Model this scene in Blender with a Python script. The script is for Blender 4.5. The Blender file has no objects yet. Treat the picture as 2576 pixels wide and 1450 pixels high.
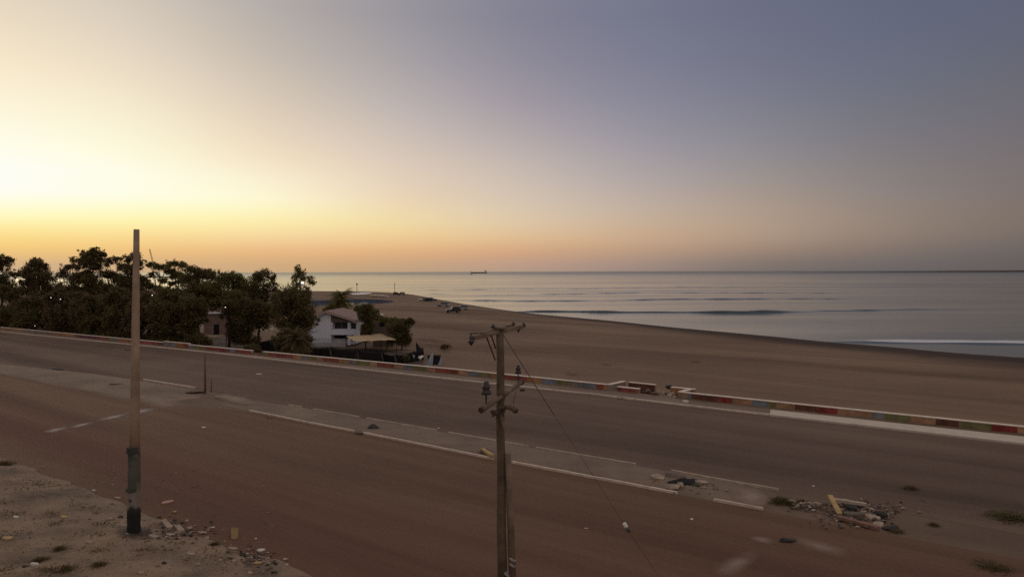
import bpy, bmesh, math, random
import numpy as np
from mathutils import Vector, Matrix, noise
from mathutils.bvhtree import BVHTree

random.seed(7)
scene = bpy.context.scene
COL = scene.collection
rad = math.radians

# ------------------------------------------------------------------ camera
F = 1946.0            # focal length in units of a 2576 px wide picture
HC = 9.5              # eye height above the road
cam_d = bpy.data.cameras.new('camera')
cam = bpy.data.objects.new('camera', cam_d)
COL.objects.link(cam)
cam_d.sensor_fit = 'HORIZONTAL'
cam_d.sensor_width = 36.0
cam_d.lens = F / 2576 * 36
cam_d.clip_start = 0.1
cam_d.clip_end = 120000
ROT = Matrix.Rotation(rad(90 - 1.25), 4, 'X') @ Matrix.Rotation(rad(-0.166), 4, 'Z')
cam.matrix_world = Matrix.Translation((0, 0, HC)) @ ROT
scene.camera = cam
R3 = ROT.to_3x3()

def ray(u, v):
    return R3 @ Vector(((u - 1288) / F, -(v - 725) / F, -1.0))

def at(u, v, z=0.0):
    d = ray(u, v)
    t = (z - HC) / d.z
    return Vector((d.x * t, d.y * t, z))

def atd(u, v, depth):
    d = ray(u, v)
    t = depth / d.y
    return Vector((d.x * t, depth, HC + d.z * t))

# ------------------------------------------------------------------ mesh builder
class MB:
    def __init__(self):
        self.v = []; self.f = []; self.m = []
    def add(self, verts, faces, mi=0):
        o = len(self.v)
        self.v.extend([tuple(x) for x in verts])
        for f in faces:
            self.f.append(tuple(i + o for i in f)); self.m.append(mi)
    def box(self, c, s, rz=0.0, mi=0, M=None):
        hx, hy, hz = s[0] / 2, s[1] / 2, s[2] / 2
        T = Matrix.Translation(c) @ (M if M is not None else Matrix.Rotation(rz, 4, 'Z'))
        vs = [T @ Vector((x, y, z)) for z in (-hz, hz) for x, y in ((-hx, -hy), (hx, -hy), (hx, hy), (-hx, hy))]
        self.add(vs, [(3, 2, 1, 0), (4, 5, 6, 7), (0, 1, 5, 4), (1, 2, 6, 5), (2, 3, 7, 6), (3, 0, 4, 7)], mi)
    def bar(self, a, b, w, h, mi=0):
        a = Vector(a); b = Vector(b); d = (b - a)
        q = d.to_track_quat('X', 'Z').to_matrix().to_4x4()
        self.box((a + b) / 2, (d.length, w, h), mi=mi, M=q)
    def tube(self, pts, rads, n=10, mi=0, caps=True):
        pts = [Vector(p) for p in pts]
        if not hasattr(rads, '__len__'): rads = [rads] * len(pts)
        rings = []
        up0 = None
        for i, p in enumerate(pts):
            d = (pts[min(i + 1, len(pts) - 1)] - pts[max(i - 1, 0)]).normalized()
            ref = Vector((0, 0, 1)) if abs(d.z) < 0.9 else Vector((1, 0, 0))
            x = d.cross(ref).normalized(); y = x.cross(d)
            rings.append([p + (x * math.cos(2 * math.pi * k / n) + y * math.sin(2 * math.pi * k / n)) * rads[i] for k in range(n)])
        vs = [q for r in rings for q in r]
        fs = []
        for i in range(len(pts) - 1):
            for k in range(n):
                a = i * n + k; b = i * n + (k + 1) % n
                fs.append((a, a + n, b + n, b))
        if caps:
            fs.append(tuple(range(n)))
            fs.append(tuple(reversed(range((len(pts) - 1) * n, len(pts) * n))))
        self.add(vs, fs, mi)
    def lathe(self, base, prof, n=14, axis=(0, 0, 1), mi=0):
        ax = Vector(axis).normalized()
        pts = [Vector(base) + ax * z for r, z in prof]
        self.tube2(pts, [r for r, z in prof], ax, n, mi)
    def tube2(self, pts, rads, ax, n, mi):
        ref = Vector((0, 0, 1)) if abs(ax.z) < 0.9 else Vector((1, 0, 0))
        x = ax.cross(ref).normalized(); y = x.cross(ax)
        vs = []; fs = []
        for p, r in zip(pts, rads):
            vs += [p + (x * math.cos(2 * math.pi * k / n) + y * math.sin(2 * math.pi * k / n)) * max(r, 1e-4) for k in range(n)]
        for i in range(len(pts) - 1):
            for k in range(n):
                a = i * n + k; b = i * n + (k + 1) % n
                fs.append((a, a + n, b + n, b))
        fs.append(tuple(range(n))); fs.append(tuple(reversed(range((len(pts) - 1) * n, len(pts) * n))))
        self.add(vs, fs, mi)
    def prism(self, poly, axis_vec, mi=0):
        """extrude closed polygon (list of 3d points) along axis_vec"""
        n = len(poly); a = [Vector(p) for p in poly]; b = [p + Vector(axis_vec) for p in a]
        fs = [tuple(range(n)), tuple(reversed(range(n, 2 * n)))]
        for k in range(n):
            fs.append((k, k + n, (k + 1) % n + n, (k + 1) % n))
        self.add(a + b, fs, mi)
    def build(self, name, mats, parent=None, loc=None, smooth=False, bevel=0.0, fix=True):
        me = bpy.data.meshes.new(name)
        me.from_pydata(self.v, [], self.f)
        if not isinstance(mats, (list, tuple)): mats = [mats]
        for m in mats: me.materials.append(m)
        me.polygons.foreach_set('material_index', self.m)
        if smooth: me.polygons.foreach_set('use_smooth', [True] * len(me.polygons))
        if fix and len(self.f) < 20000:
            bm = bmesh.new(); bm.from_mesh(me)
            bmesh.ops.recalc_face_normals(bm, faces=bm.faces)
            bm.to_mesh(me); bm.free()
        me.update()
        o = bpy.data.objects.new(name, me)
        COL.objects.link(o)
        if parent is not None: o.parent = parent
        if loc is not None: o.location = loc
        if bevel > 0:
            b = o.modifiers.new('bevel', 'BEVEL'); b.width = bevel; b.segments = 2; b.limit_method = 'ANGLE'
        return o

def tag(o, label, cat, group=None):
    o['label'] = label; o['category'] = cat
    if group: o['group'] = group
    return o
def thing(name, label, cat, loc=(0, 0, 0), rz=0.0, group=None):
    o = bpy.data.objects.new(name, None); COL.objects.link(o)
    o.empty_display_size = 0.3
    o.location = loc; o.rotation_euler = (0, 0, rz)
    return tag(o, label, cat, group)
def struct(o, kind='structure'):
    o['kind'] = kind
    return o
def dup(root, loc, rz=None, label=None, scale=None):
    r = root.copy(); COL.objects.link(r); r.location = loc
    if rz is not None: r.rotation_euler = (0, 0, rz)
    if scale is not None: r.scale = (scale, scale, scale)
    if label: r['label'] = label
    for ch in list(root.children):
        c = ch.copy(); COL.objects.link(c); c.parent = r
        for g in list(ch.children):
            d = g.copy(); COL.objects.link(d); d.parent = c
    return r

# ------------------------------------------------------------------ materials
def nodes_of(name):
    m = bpy.data.materials.new(name); m.use_nodes = True
    nt = m.node_tree; b = nt.nodes['Principled BSDF']
    return m, nt, b
def N(nt, t, **kw):
    n = nt.nodes.new(t)
    for k, v in kw.items(): setattr(n, k, v)
    return n
def c4(c): return (c[0], c[1], c[2], 1.0)

def mat(name, col, rough=0.85, var=0.25, scale=3.0, bump=0.0, bscale=None, spec=0.3, metal=0.0, col2=None, detail=6):
    """noise-mottled surface; colour varies between col*(1-var) and col*(1+var) or col2"""
    m, nt, b = nodes_of(name)
    tc = N(nt, 'ShaderNodeTexCoord')
    no = N(nt, 'ShaderNodeTexNoise'); no.inputs['Scale'].default_value = scale; no.inputs['Detail'].default_value = detail
    no.inputs['Roughness'].default_value = 0.65
    nt.links.new(tc.outputs['Object'], no.inputs['Vector'])
    cr = N(nt, 'ShaderNodeValToRGB')
    cr.color_ramp.elements[0].position = 0.3; cr.color_ramp.elements[1].position = 0.7
    a = [max(0, x * (1 - var)) for x in col]
    z = col2 if col2 else [min(1, x * (1 + var)) for x in col]
    cr.color_ramp.elements[0].color = c4(a); cr.color_ramp.elements[1].color = c4(z)
    nt.links.new(no.outputs['Fac'], cr.inputs['Fac']); nt.links.new(cr.outputs['Color'], b.inputs['Base Color'])
    b.inputs['Roughness'].default_value = rough
    b.inputs['Specular IOR Level'].default_value = spec
    b.inputs['Metallic'].default_value = metal
    if bump > 0:
        nb = N(nt, 'ShaderNodeTexNoise'); nb.inputs['Scale'].default_value = bscale or scale * 4; nb.inputs['Detail'].default_value = 8
        nt.links.new(tc.outputs['Object'], nb.inputs['Vector'])
        bp = N(nt, 'ShaderNodeBump'); bp.inputs['Strength'].default_value = 0.6; bp.inputs['Distance'].default_value = bump
        nt.links.new(nb.outputs['Fac'], bp.inputs['Height']); nt.links.new(bp.outputs['Normal'], b.inputs['Normal'])
    return m

def emis(name, col, s):
    m, nt, b = nodes_of(name)
    b.inputs['Base Color'].default_value = c4((0.8, 0.8, 0.8))
    b.inputs['Emission Color'].default_value = c4(col); b.inputs['Emission Strength'].default_value = s
    return m

def ground_mat(name, cols, angle, streak=(0.02, 0.28), patch=0.05, rough=0.8, spec=0.35, grain=7.0, streak_amt=0.7, bump=0.02, tint=None):
    """dust-covered surface: streaks along the road, big patches and fine grit. cols = dark, mid, light"""
    m, nt, b = nodes_of(name)
    tc = N(nt, 'ShaderNodeTexCoord')
    mp = N(nt, 'ShaderNodeMapping'); mp.vector_type = 'TEXTURE'
    mp.inputs['Rotation'].default_value = (0, 0, angle)
    nt.links.new(tc.outputs['Object'], mp.inputs['Vector'])
    sc = N(nt, 'ShaderNodeVectorMath', operation='MULTIPLY'); sc.inputs[1].default_value = (streak[0], streak[1], 1)
    nt.links.new(mp.outputs['Vector'], sc.inputs[0])
    n1 = N(nt, 'ShaderNodeTexNoise'); n1.inputs['Scale'].default_value = 1.0; n1.inputs['Detail'].default_value = 5; n1.inputs['Roughness'].default_value = 0.6
    n1.inputs['Distortion'].default_value = 0.4
    nt.links.new(sc.outputs[0], n1.inputs['Vector'])
    n2 = N(nt, 'ShaderNodeTexNoise'); n2.inputs['Scale'].default_value = patch; n2.inputs['Detail'].default_value = 6; n2.inputs['Roughness'].default_value = 0.6
    nt.links.new(tc.outputs['Object'], n2.inputs['Vector'])
    n3 = N(nt, 'ShaderNodeTexNoise'); n3.inputs['Scale'].default_value = grain; n3.inputs['Detail'].default_value = 8; n3.inputs['Roughness'].default_value = 0.75
    nt.links.new(tc.outputs['Object'], n3.inputs['Vector'])
    mx = N(nt, 'ShaderNodeMix', data_type='FLOAT'); mx.inputs['Factor'].default_value = 1 - streak_amt
    nt.links.new(n1.outputs['Fac'], mx.inputs['A']); nt.links.new(n2.outputs['Fac'], mx.inputs['B'])
    m2 = N(nt, 'ShaderNodeMix', data_type='FLOAT'); m2.inputs['Factor'].default_value = 0.28
    nt.links.new(mx.outputs['Result'], m2.inputs['A']); nt.links.new(n3.outputs['Fac'], m2.inputs['B'])
    cr = N(nt, 'ShaderNodeValToRGB')
    e = cr.color_ramp.elements
    e[0].position = 0.40; e[0].color = c4(cols[0]); e[1].position = 0.60; e[1].color = c4(cols[2])
    k = e.new(0.5); k.color = c4(cols[1])
    nt.links.new(m2.outputs['Result'], cr.inputs['Fac'])
    out = cr.outputs['Color']
    if tint is not None:      # second colour in large patches
        n4 = N(nt, 'ShaderNodeTexNoise'); n4.inputs['Scale'].default_value = patch * 2.3; n4.inputs['Detail'].default_value = 3
        nt.links.new(sc.outputs[0], n4.inputs['Vector']); n4.inputs['Scale'].default_value = 0.7
        rm = N(nt, 'ShaderNodeMapRange'); rm.inputs[1].default_value = 0.45; rm.inputs[2].default_value = 0.7
        nt.links.new(n4.outputs['Fac'], rm.inputs[0])
        mc = N(nt, 'ShaderNodeMix', data_type='RGBA'); mc.inputs['B'].default_value = c4(tint)
        nt.links.new(rm.outputs[0], mc.inputs['Factor']); nt.links.new(out, mc.inputs['A'])
        out = mc.outputs['Result']
    nt.links.new(out, b.inputs['Base Color'])
    b.inputs['Roughness'].default_value = rough; b.inputs['Specular IOR Level'].default_value = spec
    bp = N(nt, 'ShaderNodeBump'); bp.inputs['Strength'].default_value = 0.5; bp.inputs['Distance'].default_value = bump
    nt.links.new(n3.outputs['Fac'], bp.inputs['Height']); nt.links.new(bp.outputs['Normal'], b.inputs['Normal'])
    return m, nt, b, out

# ------------------------------------------------------------------ sky
SUN_AZ = -35.5     # degrees, from +Y towards +X
SUN_EL = 1.5
def lin(c):
    r = []
    for x in c:
        x /= 255.0
        r.append(x / 12.92 if x <= 0.04045 else ((x + 0.055) / 1.055) ** 2.4)
    return r
def build_world():
    w = bpy.data.worlds.new('World'); scene.world = w; w.use_nodes = True
    nt = w.node_tree; nt.nodes.clear()
    out = N(nt, 'ShaderNodeOutputWorld')
    tc = N(nt, 'ShaderNodeTexCoord')
    nrm = N(nt, 'ShaderNodeVectorMath', operation='NORMALIZE'); nt.links.new(tc.outputs['Generated'], nrm.inputs[0])
    sp = N(nt, 'ShaderNodeSeparateXYZ'); nt.links.new(nrm.outputs[0], sp.inputs[0])
    def math_(op, a, b=None, clamp=False):
        n = N(nt, 'ShaderNodeMath', operation=op); n.use_clamp = clamp
        for i, x in enumerate((a, b)):
            if x is None: continue
            if isinstance(x, (int, float)): n.inputs[i].default_value = x
            else: nt.links.new(x, n.inputs[i])
        return n.outputs[0]
    # angle between the compass bearing looked at and that of the sun, 0..180 degrees
    sx, sy = math.sin(rad(SUN_AZ)), math.cos(rad(SUN_AZ))
    dot = math_('ADD', math_('MULTIPLY', sp.outputs['X'], sx), math_('MULTIPLY', sp.outputs['Y'], sy))
    crs = math_('ABSOLUTE', math_('SUBTRACT', math_('MULTIPLY', sp.outputs['X'], sy), math_('MULTIPLY', sp.outputs['Y'], sx)))
    delta = math_('MULTIPLY', math_('ARCTAN2', crs, dot), 180 / math.pi)
    el = math_('MULTIPLY', math_('ARCSINE', sp.outputs['Z']), 180 / math.pi)
    t = math_('SQRT', math_('DIVIDE', math_('MAXIMUM', el, 0.0), 90.0), clamp=True)
    els = [0.0, 0.6, 1.5, 2.4, 3.6, 5.2, 8.0, 12.5, 18.0, 35.0, 90.0]
    ZN = (180, 173, 170)
    table = [
        (0,   [(206,176,142),(216,180,136),(244,204,128),(253,226,146),(255,251,200),(255,255,250),(255,255,238),(252,237,207),(224,211,190),(205,197,187),ZN]),
        (9,   [(206,174,138),(215,178,133),(240,197,130),(251,220,148),(255,247,184),(255,255,232),(255,251,222),(240,226,201),(211,200,186),(195,188,182),ZN]),
        (18,  [(202,169,130),(212,173,128),(234,188,134),(246,212,156),(254,238,176),(255,248,212),(244,227,198),(214,200,183),(182,174,169),(178,173,172),ZN]),
        (27,  [(190,161,130),(202,166,128),(226,179,131),(238,201,147),(241,219,167),(237,215,183),(221,204,187),(187,178,175),(156,152,158),(163,160,164),ZN]),
        (36,  [(178,152,133),(190,157,135),(211,168,132),(223,188,147),(223,199,167),(214,197,177),(196,183,176),(160,153,162),(133,132,148),(150,150,160),ZN]),
        (45,  [(152,133,122),(164,141,128),(186,155,130),(199,168,139),(199,175,152),(189,173,162),(167,159,163),(137,136,152),(118,120,140),(140,142,156),ZN]),
        (54,  [(122,112,106),(132,118,110),(156,134,119),(171,148,130),(174,153,136),(165,150,140),(144,140,143),(121,122,138),(107,111,131),(135,138,154),ZN]),
        (62,  [(108,101,99),(115,106,103),(131,117,109),(143,127,116),(146,131,121),(140,130,126),(127,122,126),(109,112,127),(99,104,126),(135,138,154),ZN]),
        (70,  [(97,92,91),(102,96,94),(112,103,99),(121,110,103),(125,113,105),(124,114,111),(117,111,115),(104,105,117),(95,100,121),(138,140,156),ZN]),
        (110, [(126,115,108),(128,117,110),(130,119,112),(132,121,114),(134,123,117),(138,127,121),(144,134,129),(150,141,137),(155,147,144),(168,160,156),ZN]),
        (180, [(156,144,136),(158,146,138),(161,149,141),(163,152,145),(166,155,149),(169,158,152),(172,162,156),(176,166,161),(178,169,164),(181,173,168),ZN]),
    ]
    def crom(x, y, q):
        x = np.asarray(x, float); y = np.asarray(y, float); m_ = np.gradient(y, x, axis=0); out_ = []
        for v_ in q:
            i = int(np.clip(np.searchsorted(x, v_) - 1, 0, len(x) - 2)); h = x[i + 1] - x[i]; t_ = (v_ - x[i]) / h
            out_.append((2*t_**3-3*t_**2+1)*y[i] + (t_**3-2*t_**2+t_)*h*m_[i] + (-2*t_**3+3*t_**2)*y[i+1] + (t_**3-t_**2)*h*m_[i+1])
        return np.array(out_)
    tt = [math.sqrt(e_ / 90.0) for e_ in els]
    tq = sorted(set([round(v_, 4) for v_ in tt] + [round((a_ + b_) / 2, 4) for a_, b_ in zip(tt[:-1], tt[1:])]))
    dq = list(range(0, 72, 3)) + [80, 95, 110, 145, 180]
    G = np.array([c_ for _, c_ in table], float)
    G = crom([d_ for d_, _ in table], G, dq)
    G = np.clip(np.stack([crom(tt, g_, tq) for g_ in G]), 0, 255)
    table = [(d_, [tuple(c_) for c_ in g_]) for d_, g_ in zip(dq, G)]
    els = [v_ * v_ * 90.0 for v_ in tq]
    prev = None; pd = None
    for dlt, cols in table:
        r = N(nt, 'ShaderNodeValToRGB'); r.color_ramp.interpolation = 'LINEAR'
        es = r.color_ramp.elements
        for i, (e_, c) in enumerate(zip(els, cols)):
            p = math.sqrt(e_ / 90.0)
            if i < 1: k = es[0]; k.position = p
            elif i == len(els) - 1: k = es[len(es) - 1]; k.position = p
            else: k = es.new(p)
            k.color = c4(lin(c))
        nt.links.new(t, r.inputs['Fac'])
        if prev is None:
            prev = r.outputs['Color']
        else:
            mr = N(nt, 'ShaderNodeMapRange'); mr.inputs[1].default_value = pd; mr.inputs[2].default_value = dlt
            nt.links.new(delta, mr.inputs[0])
            mx = N(nt, 'ShaderNodeMix', data_type='RGBA')
            nt.links.new(mr.outputs[0], mx.inputs['Factor']); nt.links.new(prev, mx.inputs['A']); nt.links.new(r.outputs['Color'], mx.inputs['B'])
            prev = mx.outputs['Result']
        pd = dlt
    sky = N(nt, 'ShaderNodeTexSky'); sky.sky_type = 'NISHITA'; sky.sun_disc = False
    sky.sun_elevation = rad(SUN_EL); sky.sun_rotation = rad(SUN_AZ)
    sky.dust_density = 3.0; sky.air_density = 1.2
    b1 = N(nt, 'ShaderNodeBackground'); b1.inputs['Strength'].default_value = 1.0
    nt.links.new(prev, b1.inputs['Color'])
    b2 = N(nt, 'ShaderNodeBackground'); b2.inputs['Strength'].default_value = 0.05
    nt.links.new(sky.outputs['Color'], b2.inputs['Color'])
    ms = N(nt, 'ShaderNodeMixShader'); ms.inputs['Fac'].default_value = 0.02
    nt.links.new(b1.outputs[0], ms.inputs[1]); nt.links.new(b2.outputs[0], ms.inputs[2])
    nt.links.new(ms.outputs[0], out.inputs['Surface'])
build_world()
ld = bpy.data.lights.new('sun', 'SUN'); ld.energy = 0.12; ld.angle = rad(24); ld.color = (1.0, 0.72, 0.42)
sun = bpy.data.objects.new('sun', ld); COL.objects.link(sun)
sdir = Vector((math.sin(rad(SUN_AZ)) * math.cos(rad(SUN_EL)), math.cos(rad(SUN_AZ)) * math.cos(rad(SUN_EL)), math.sin(rad(SUN_EL))))
sun.rotation_euler = sdir.to_track_quat('Z', 'Y').to_euler()
sun.location = sdir * 300

vs = scene.view_settings
vs.view_transform = 'Standard'; vs.look = 'None'; vs.exposure = 0.0; vs.gamma = 1.0; vs.use_curve_mapping = False

# ------------------------------------------------------------------ polylines of the site
def ext(P, a=250.0, b=60.0):
    """extend a polyline at both ends along its overall direction"""
    d0 = (P[0] - P[min(2, len(P) - 1)]).normalized(); d1 = (P[-1] - P[max(0, len(P) - 3)]).normalized()
    return [P[0] + d0 * a] + P + [P[-1] + d1 * b]
def resample(P, n):
    L = [0.0]
    for i in range(1, len(P)): L.append(L[-1] + (P[i] - P[i - 1]).length)
    out = []
    for k in range(n):
        s = L[-1] * k / (n - 1); i = 1
        while i < len(L) - 1 and L[i] < s: i += 1
        t = (s - L[i - 1]) / max(1e-9, L[i] - L[i - 1])
        out.append(P[i - 1].lerp(P[i], t))
    return out
def pl(pts, z): return [at(u, v, z) for u, v in pts]

WALL_TOP = [(0, 822), (290, 849), (580, 876), (860, 901.5), (1127, 926), (1500, 963.5), (1867, 1001), (2220, 1036.5), (2576, 1072)]
ZT = 0.58          # wall top
wall_line = pl(WALL_TOP, ZT)
PAVE = [(0, 834.5), (354, 870), (515, 886), (715, 908.5), (1030, 943.5), (1481, 992), (1714, 1020), (1932, 1045), (2250, 1081), (2576, 1119)]
pave_line = pl(PAVE, 0.0)
FARK = [(727, 1020), (905, 1050), (1159, 1095), (1417, 1139), (1643, 1177), (1794, 1205), (1972, 1236)]
NEARK = [(611, 1031), (775, 1064.5), (889, 1086), (1030, 1114), (1240, 1156), (1417, 1189), (1702, 1243), (1918, 1283)]
fark = pl(FARK, 0.0); neark = pl(NEARK, 0.0)
road_dir = (neark[0] - neark[-1]).normalized()
ANG = math.atan2(road_dir.y, road_dir.x)
road_n = Vector((-road_dir.y, road_dir.x, 0))
if road_n.y < 0: road_n = -road_n       # towards the sea
ZS = -3.9          # sea level

SHORE = [(300, 731), (560, 731), (760, 732), (889, 733.5), (960, 734.5), (1025, 739), (1061, 745), (1094, 751.5), (1132, 758), (1169, 764.5), (1214, 771.5), (1256, 777.5),
         (1287, 781.5), (1350, 789.5), (1424, 796), (1545, 807), (1695, 823), (1803, 832.5), (1953, 846.5), (2073, 858.5), (2253, 873), (2403, 887), (2576, 899)]
shore_line = pl(SHORE, ZS)

# ------------------------------------------------------------------ ground materials
M_ground, *_ = ground_mat('dirt', [(0.10, 0.060, 0.036), (0.145, 0.088, 0.053), (0.19, 0.118, 0.073)], ANG, streak_amt=0.35, patch=0.12)
M_near, *_ = ground_mat('road_near', [(0.100, 0.054, 0.032), (0.155, 0.085, 0.051), (0.205, 0.122, 0.075)], ANG, streak=(0.012, 0.30), streak_amt=0.75, patch=0.06, rough=0.8, spec=0.15, tint=(0.135, 0.053, 0.035))
M_far, *_ = ground_mat('road_far', [(0.085, 0.053, 0.038), (0.148, 0.095, 0.067), (0.21, 0.14, 0.10)], ANG, streak=(0.009, 0.20), streak_amt=0.65, patch=0.045, rough=0.85, spec=0.16)
M_median, *_ = ground_mat('median_earth', [(0.125, 0.081, 0.052), (0.185, 0.121, 0.079), (0.24, 0.16, 0.107)], ANG, streak_amt=0.3, patch=0.25, rough=0.75)
M_pave, *_ = ground_mat('dusty_pavement', [(0.15, 0.100, 0.068), (0.20, 0.136, 0.094), (0.26, 0.182, 0.13)], ANG, streak_amt=0.5, patch=0.2, rough=0.75)
M_verge, *_ = ground_mat('verge_earth', [(0.095, 0.060, 0.037), (0.215, 0.137, 0.086), (0.31, 0.203, 0.131)], ANG + 0.6, streak=(0.2, 0.5), streak_amt=0.45, patch=0.6, bump=0.05, grain=9)
M_kerb = mat('kerb_concrete', (0.64, 0.50, 0.39), 0.8, 0.22, 2.5, 0.01)
M_paleconc = mat('pale_concrete', (0.56, 0.46, 0.37), 0.8, 0.12, 1.5, 0.01)
M_coping = mat('coping_cement', (0.74, 0.61, 0.50), 0.75, 0.18, 2.0, 0.01)
M_dust = mat('pale_dust', (0.36, 0.285, 0.23), 0.9, 0.15, 1.2, 0.01)

def strip(name, A, B, z, m, n=80, k=6, zfun=None):
    A = resample(A, n); B = resample(B, n)
    mb = MB(); vs = []
    for i in range(n):
        for j in range(k + 1):
            p = A[i].lerp(B[i], j / k)
            zz = z(i / (n - 1), j / k, p) if callable(z) else z
            vs.append((p.x, p.y, zz))
    fs = [(i * (k + 1) + j, (i + 1) * (k + 1) + j, (i + 1) * (k + 1) + j + 1, i * (k + 1) + j + 1) for i in range(n - 1) for j in range(k)]
    mb.add(vs, fs)
    return mb.build(name, m, smooth=True)

# one base sheet for the town side, from behind the camera to the sea wall
wl = ext(wall_line, 260, 160)
back = [p - road_n * 150 for p in wl]
o = strip('ground', [Vector((p.x, p.y, 0)) for p in wl], [Vector((p.x, p.y, 0)) for p in back], 0.0, M_ground, 60, 4); struct(o)

far_pave = ext(pave_line, 260, 160)
far_med = ext(pl([(244, 951), (358, 957), (488, 978)], 0) + fark, 260, 160)
o = strip('road', far_pave, far_med, 0.004, M_far, 120, 8); struct(o)

VERGE = [(-400, 1085), (0, 1150), (120, 1195), (187, 1220), (258, 1247), (356, 1290), (471, 1346), (578, 1378), (712, 1418), (860, 1475), (1200, 1620)]
verge_line = pl(VERGE, 0.0)
near_med = ext(pl([(0, 941), (244, 990), (317, 1008)], 0) + neark, 260, 160)
o = strip('road', near_med, ext(verge_line, 200, 40), 0.004, M_near, 120, 10); struct(o)

# dirt verge in the foreground, gently mounded
verge_in = [p - road_n * 0.0 + Vector((-3.0 - 7 * i / 10, -9.0 - i * 0.6, 0)) for i, p in enumerate(verge_line)]
def vz(s, t, p):
    e = min(1.0, t * 5)
    return 0.008 + 0.24 * e * e * (3 - 2 * e) + 0.09 * e * noise.noise(Vector((p.x * 0.5, p.y * 0.5, 3))) + 0.05 * e * noise.noise(Vector((p.x * 1.7, p.y * 1.7, 1)))
vl = resample(verge_line, 90)
verge_edge = [p + Vector((0.35 * noise.noise(Vector((p.x * 0.9, p.y * 0.9, 5))), 0.5 * noise.noise(Vector((p.x * 0.9, p.y * 0.9, 9))), 0)) for p in vl]
o = strip('verge', verge_edge, resample(verge_in, 90), vz, M_verge, 160, 60); struct(o)
verge_bvh = BVHTree.FromPolygons([v.co.copy() for v in o.data.vertices], [tuple(p.vertices) for p in o.data.polygons])
def vg(u, v):
    d = ray(u, v); h = verge_bvh.ray_cast(Vector((0, 0, HC)), d.normalized())
    return h[0] if h[0] is not None else at(u, v, 0.01)

# median: raised bed between the two kerbs, with crumbled ends
def mz(s, t, p):
    e = min(1.0, s * 7, (1 - s) * 8)
    ed = min(1, t * 9, (1 - t) * 9); ed = ed ** 0.6
    return -0.02 + 0.128 * e * ed + 0.03 * e * ed * noise.noise(Vector((p.x * 0.8, p.y * 0.8, 2)))
o = strip('median_strip', [p + (fark[0] - fark[1]).normalized() * 0 for p in pl([(561, 997)], 0) + fark + pl([(2010, 1246)], 0)], pl([(540, 1012)], 0) + neark + pl([(1960, 1291)], 0), mz, M_median, 170, 16); struct(o)
# far stretch of the median, beyond the gap
LF = pl([(-300, 893), (49, 921), (244, 940), (359, 956.5), (488, 978), (512, 984)], 0); LN = pl([(-300, 900), (0, 939), (150, 968), (317, 1000), (430, 1008), (500, 1000)], 0)
o = strip('median_strip', LF, LN, lambda s, t, p: mz(min(0.8, s), t, p) * (1 if s < .8 else (1 - (s - .8) * 4.9)), M_median, 100, 10); struct(o)

def kerb(pts, z0, w=0.12, h=0.115, m=None, label=None):
    P = resample(pl(pts, 0.0), max(3, int(len(pts) * 6)))
    mb = MB()
    prev = None; vs = []; fs = []
    for i, p in enumerate(P):
        j = 0.012 * noise.noise(Vector((p.x * 2, p.y * 2, 4)))
        q = p + road_n * (w if m is None else w)
        vs += [(p.x, p.y, -0.05), (p.x, p.y, h + j), (q.x, q.y, h + j), (q.x, q.y, -0.05)]
    for i in range(len(P) - 1):
        a = i * 4
        for k in range(4): fs.append((a + k, a + 4 + k, a + 4 + (k + 1) % 4, a + (k + 1) % 4))
    n = len(vs); fs += [(0, 1, 2, 3), (n - 1, n - 2, n - 3, n - 4)]
    mb.add(vs, fs)
    o = mb.build('kerb', m or M_kerb, bevel=0.015); struct(o); return o
def sub(P, u0, u1):
    us = [p[0] for p in P]; vv = [p[1] for p in P]
    xs = [u0] + [u for u in us if u0 < u < u1] + [u1]
    return [(x, float(np.interp(x, us, vv))) for x in xs]
for a, b in ((625, 889), (913, 1240), (1287, 1702), (1794, 1918)):
    kerb(sub(NEARK, a, b), 0)
M_kerb2 = mat('worn_kerb', (0.46, 0.35, 0.265), 0.85, 0.25, 1.8, 0.01)
for a, b in ((727, 760), (790, 905), (925, 1100), (1130, 1330), (1350, 1600), (1690, 1960)):
    kerb(sub(FARK, a, b), 0, w=-0.10, h=0.12, m=M_kerb2)
kerb([(359, 956), (488, 977)], 0, w=0.13, h=0.14)

# pavement along the sea wall
inner = [Vector((p.x, p.y, 0)) + road_n * 0.05 for p in ext(wall_line, 260, 160)]
o = strip('pavement', inner, ext(pave_line, 260, 160), lambda s, t, p: 0.11 - 0.03 * t + 0.012 * noise.noise(p * 0.5), M_pave, 160, 6); struct(o)
kerb(sub(PAVE, 0, 1935), 0, w=0.16, h=0.12, m=M_kerb)
# the newly cast pale stretch
PE = [(1939, 1034), (2100, 1051.5), (2362, 1080), (2576, 1103)]
mb = MB()
P0 = resample(ext(pl(PE, 0.0), 0.01, 40), 40); P1 = resample(ext(pl([(1936, 1046.5), (2100, 1065), (2350, 1093.5), (2576, 1120)], 0.0), 0.01, 40), 40)
vsx = []; fsx = []
for p, q in zip(P0, P1):
    vsx += [(p.x, p.y, 0.135), (q.x, q.y, 0.125), (q.x, q.y, -0.02)]
for i in range(39):
    a = i * 3; fsx += [(a, a + 3, a + 4, a + 1), (a + 1, a + 4, a + 5, a + 2)]
fsx.append((0, 1, 2)); mb.add(vsx, fsx)
o = mb.build('pavement', M_paleconc); struct(o)

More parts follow.
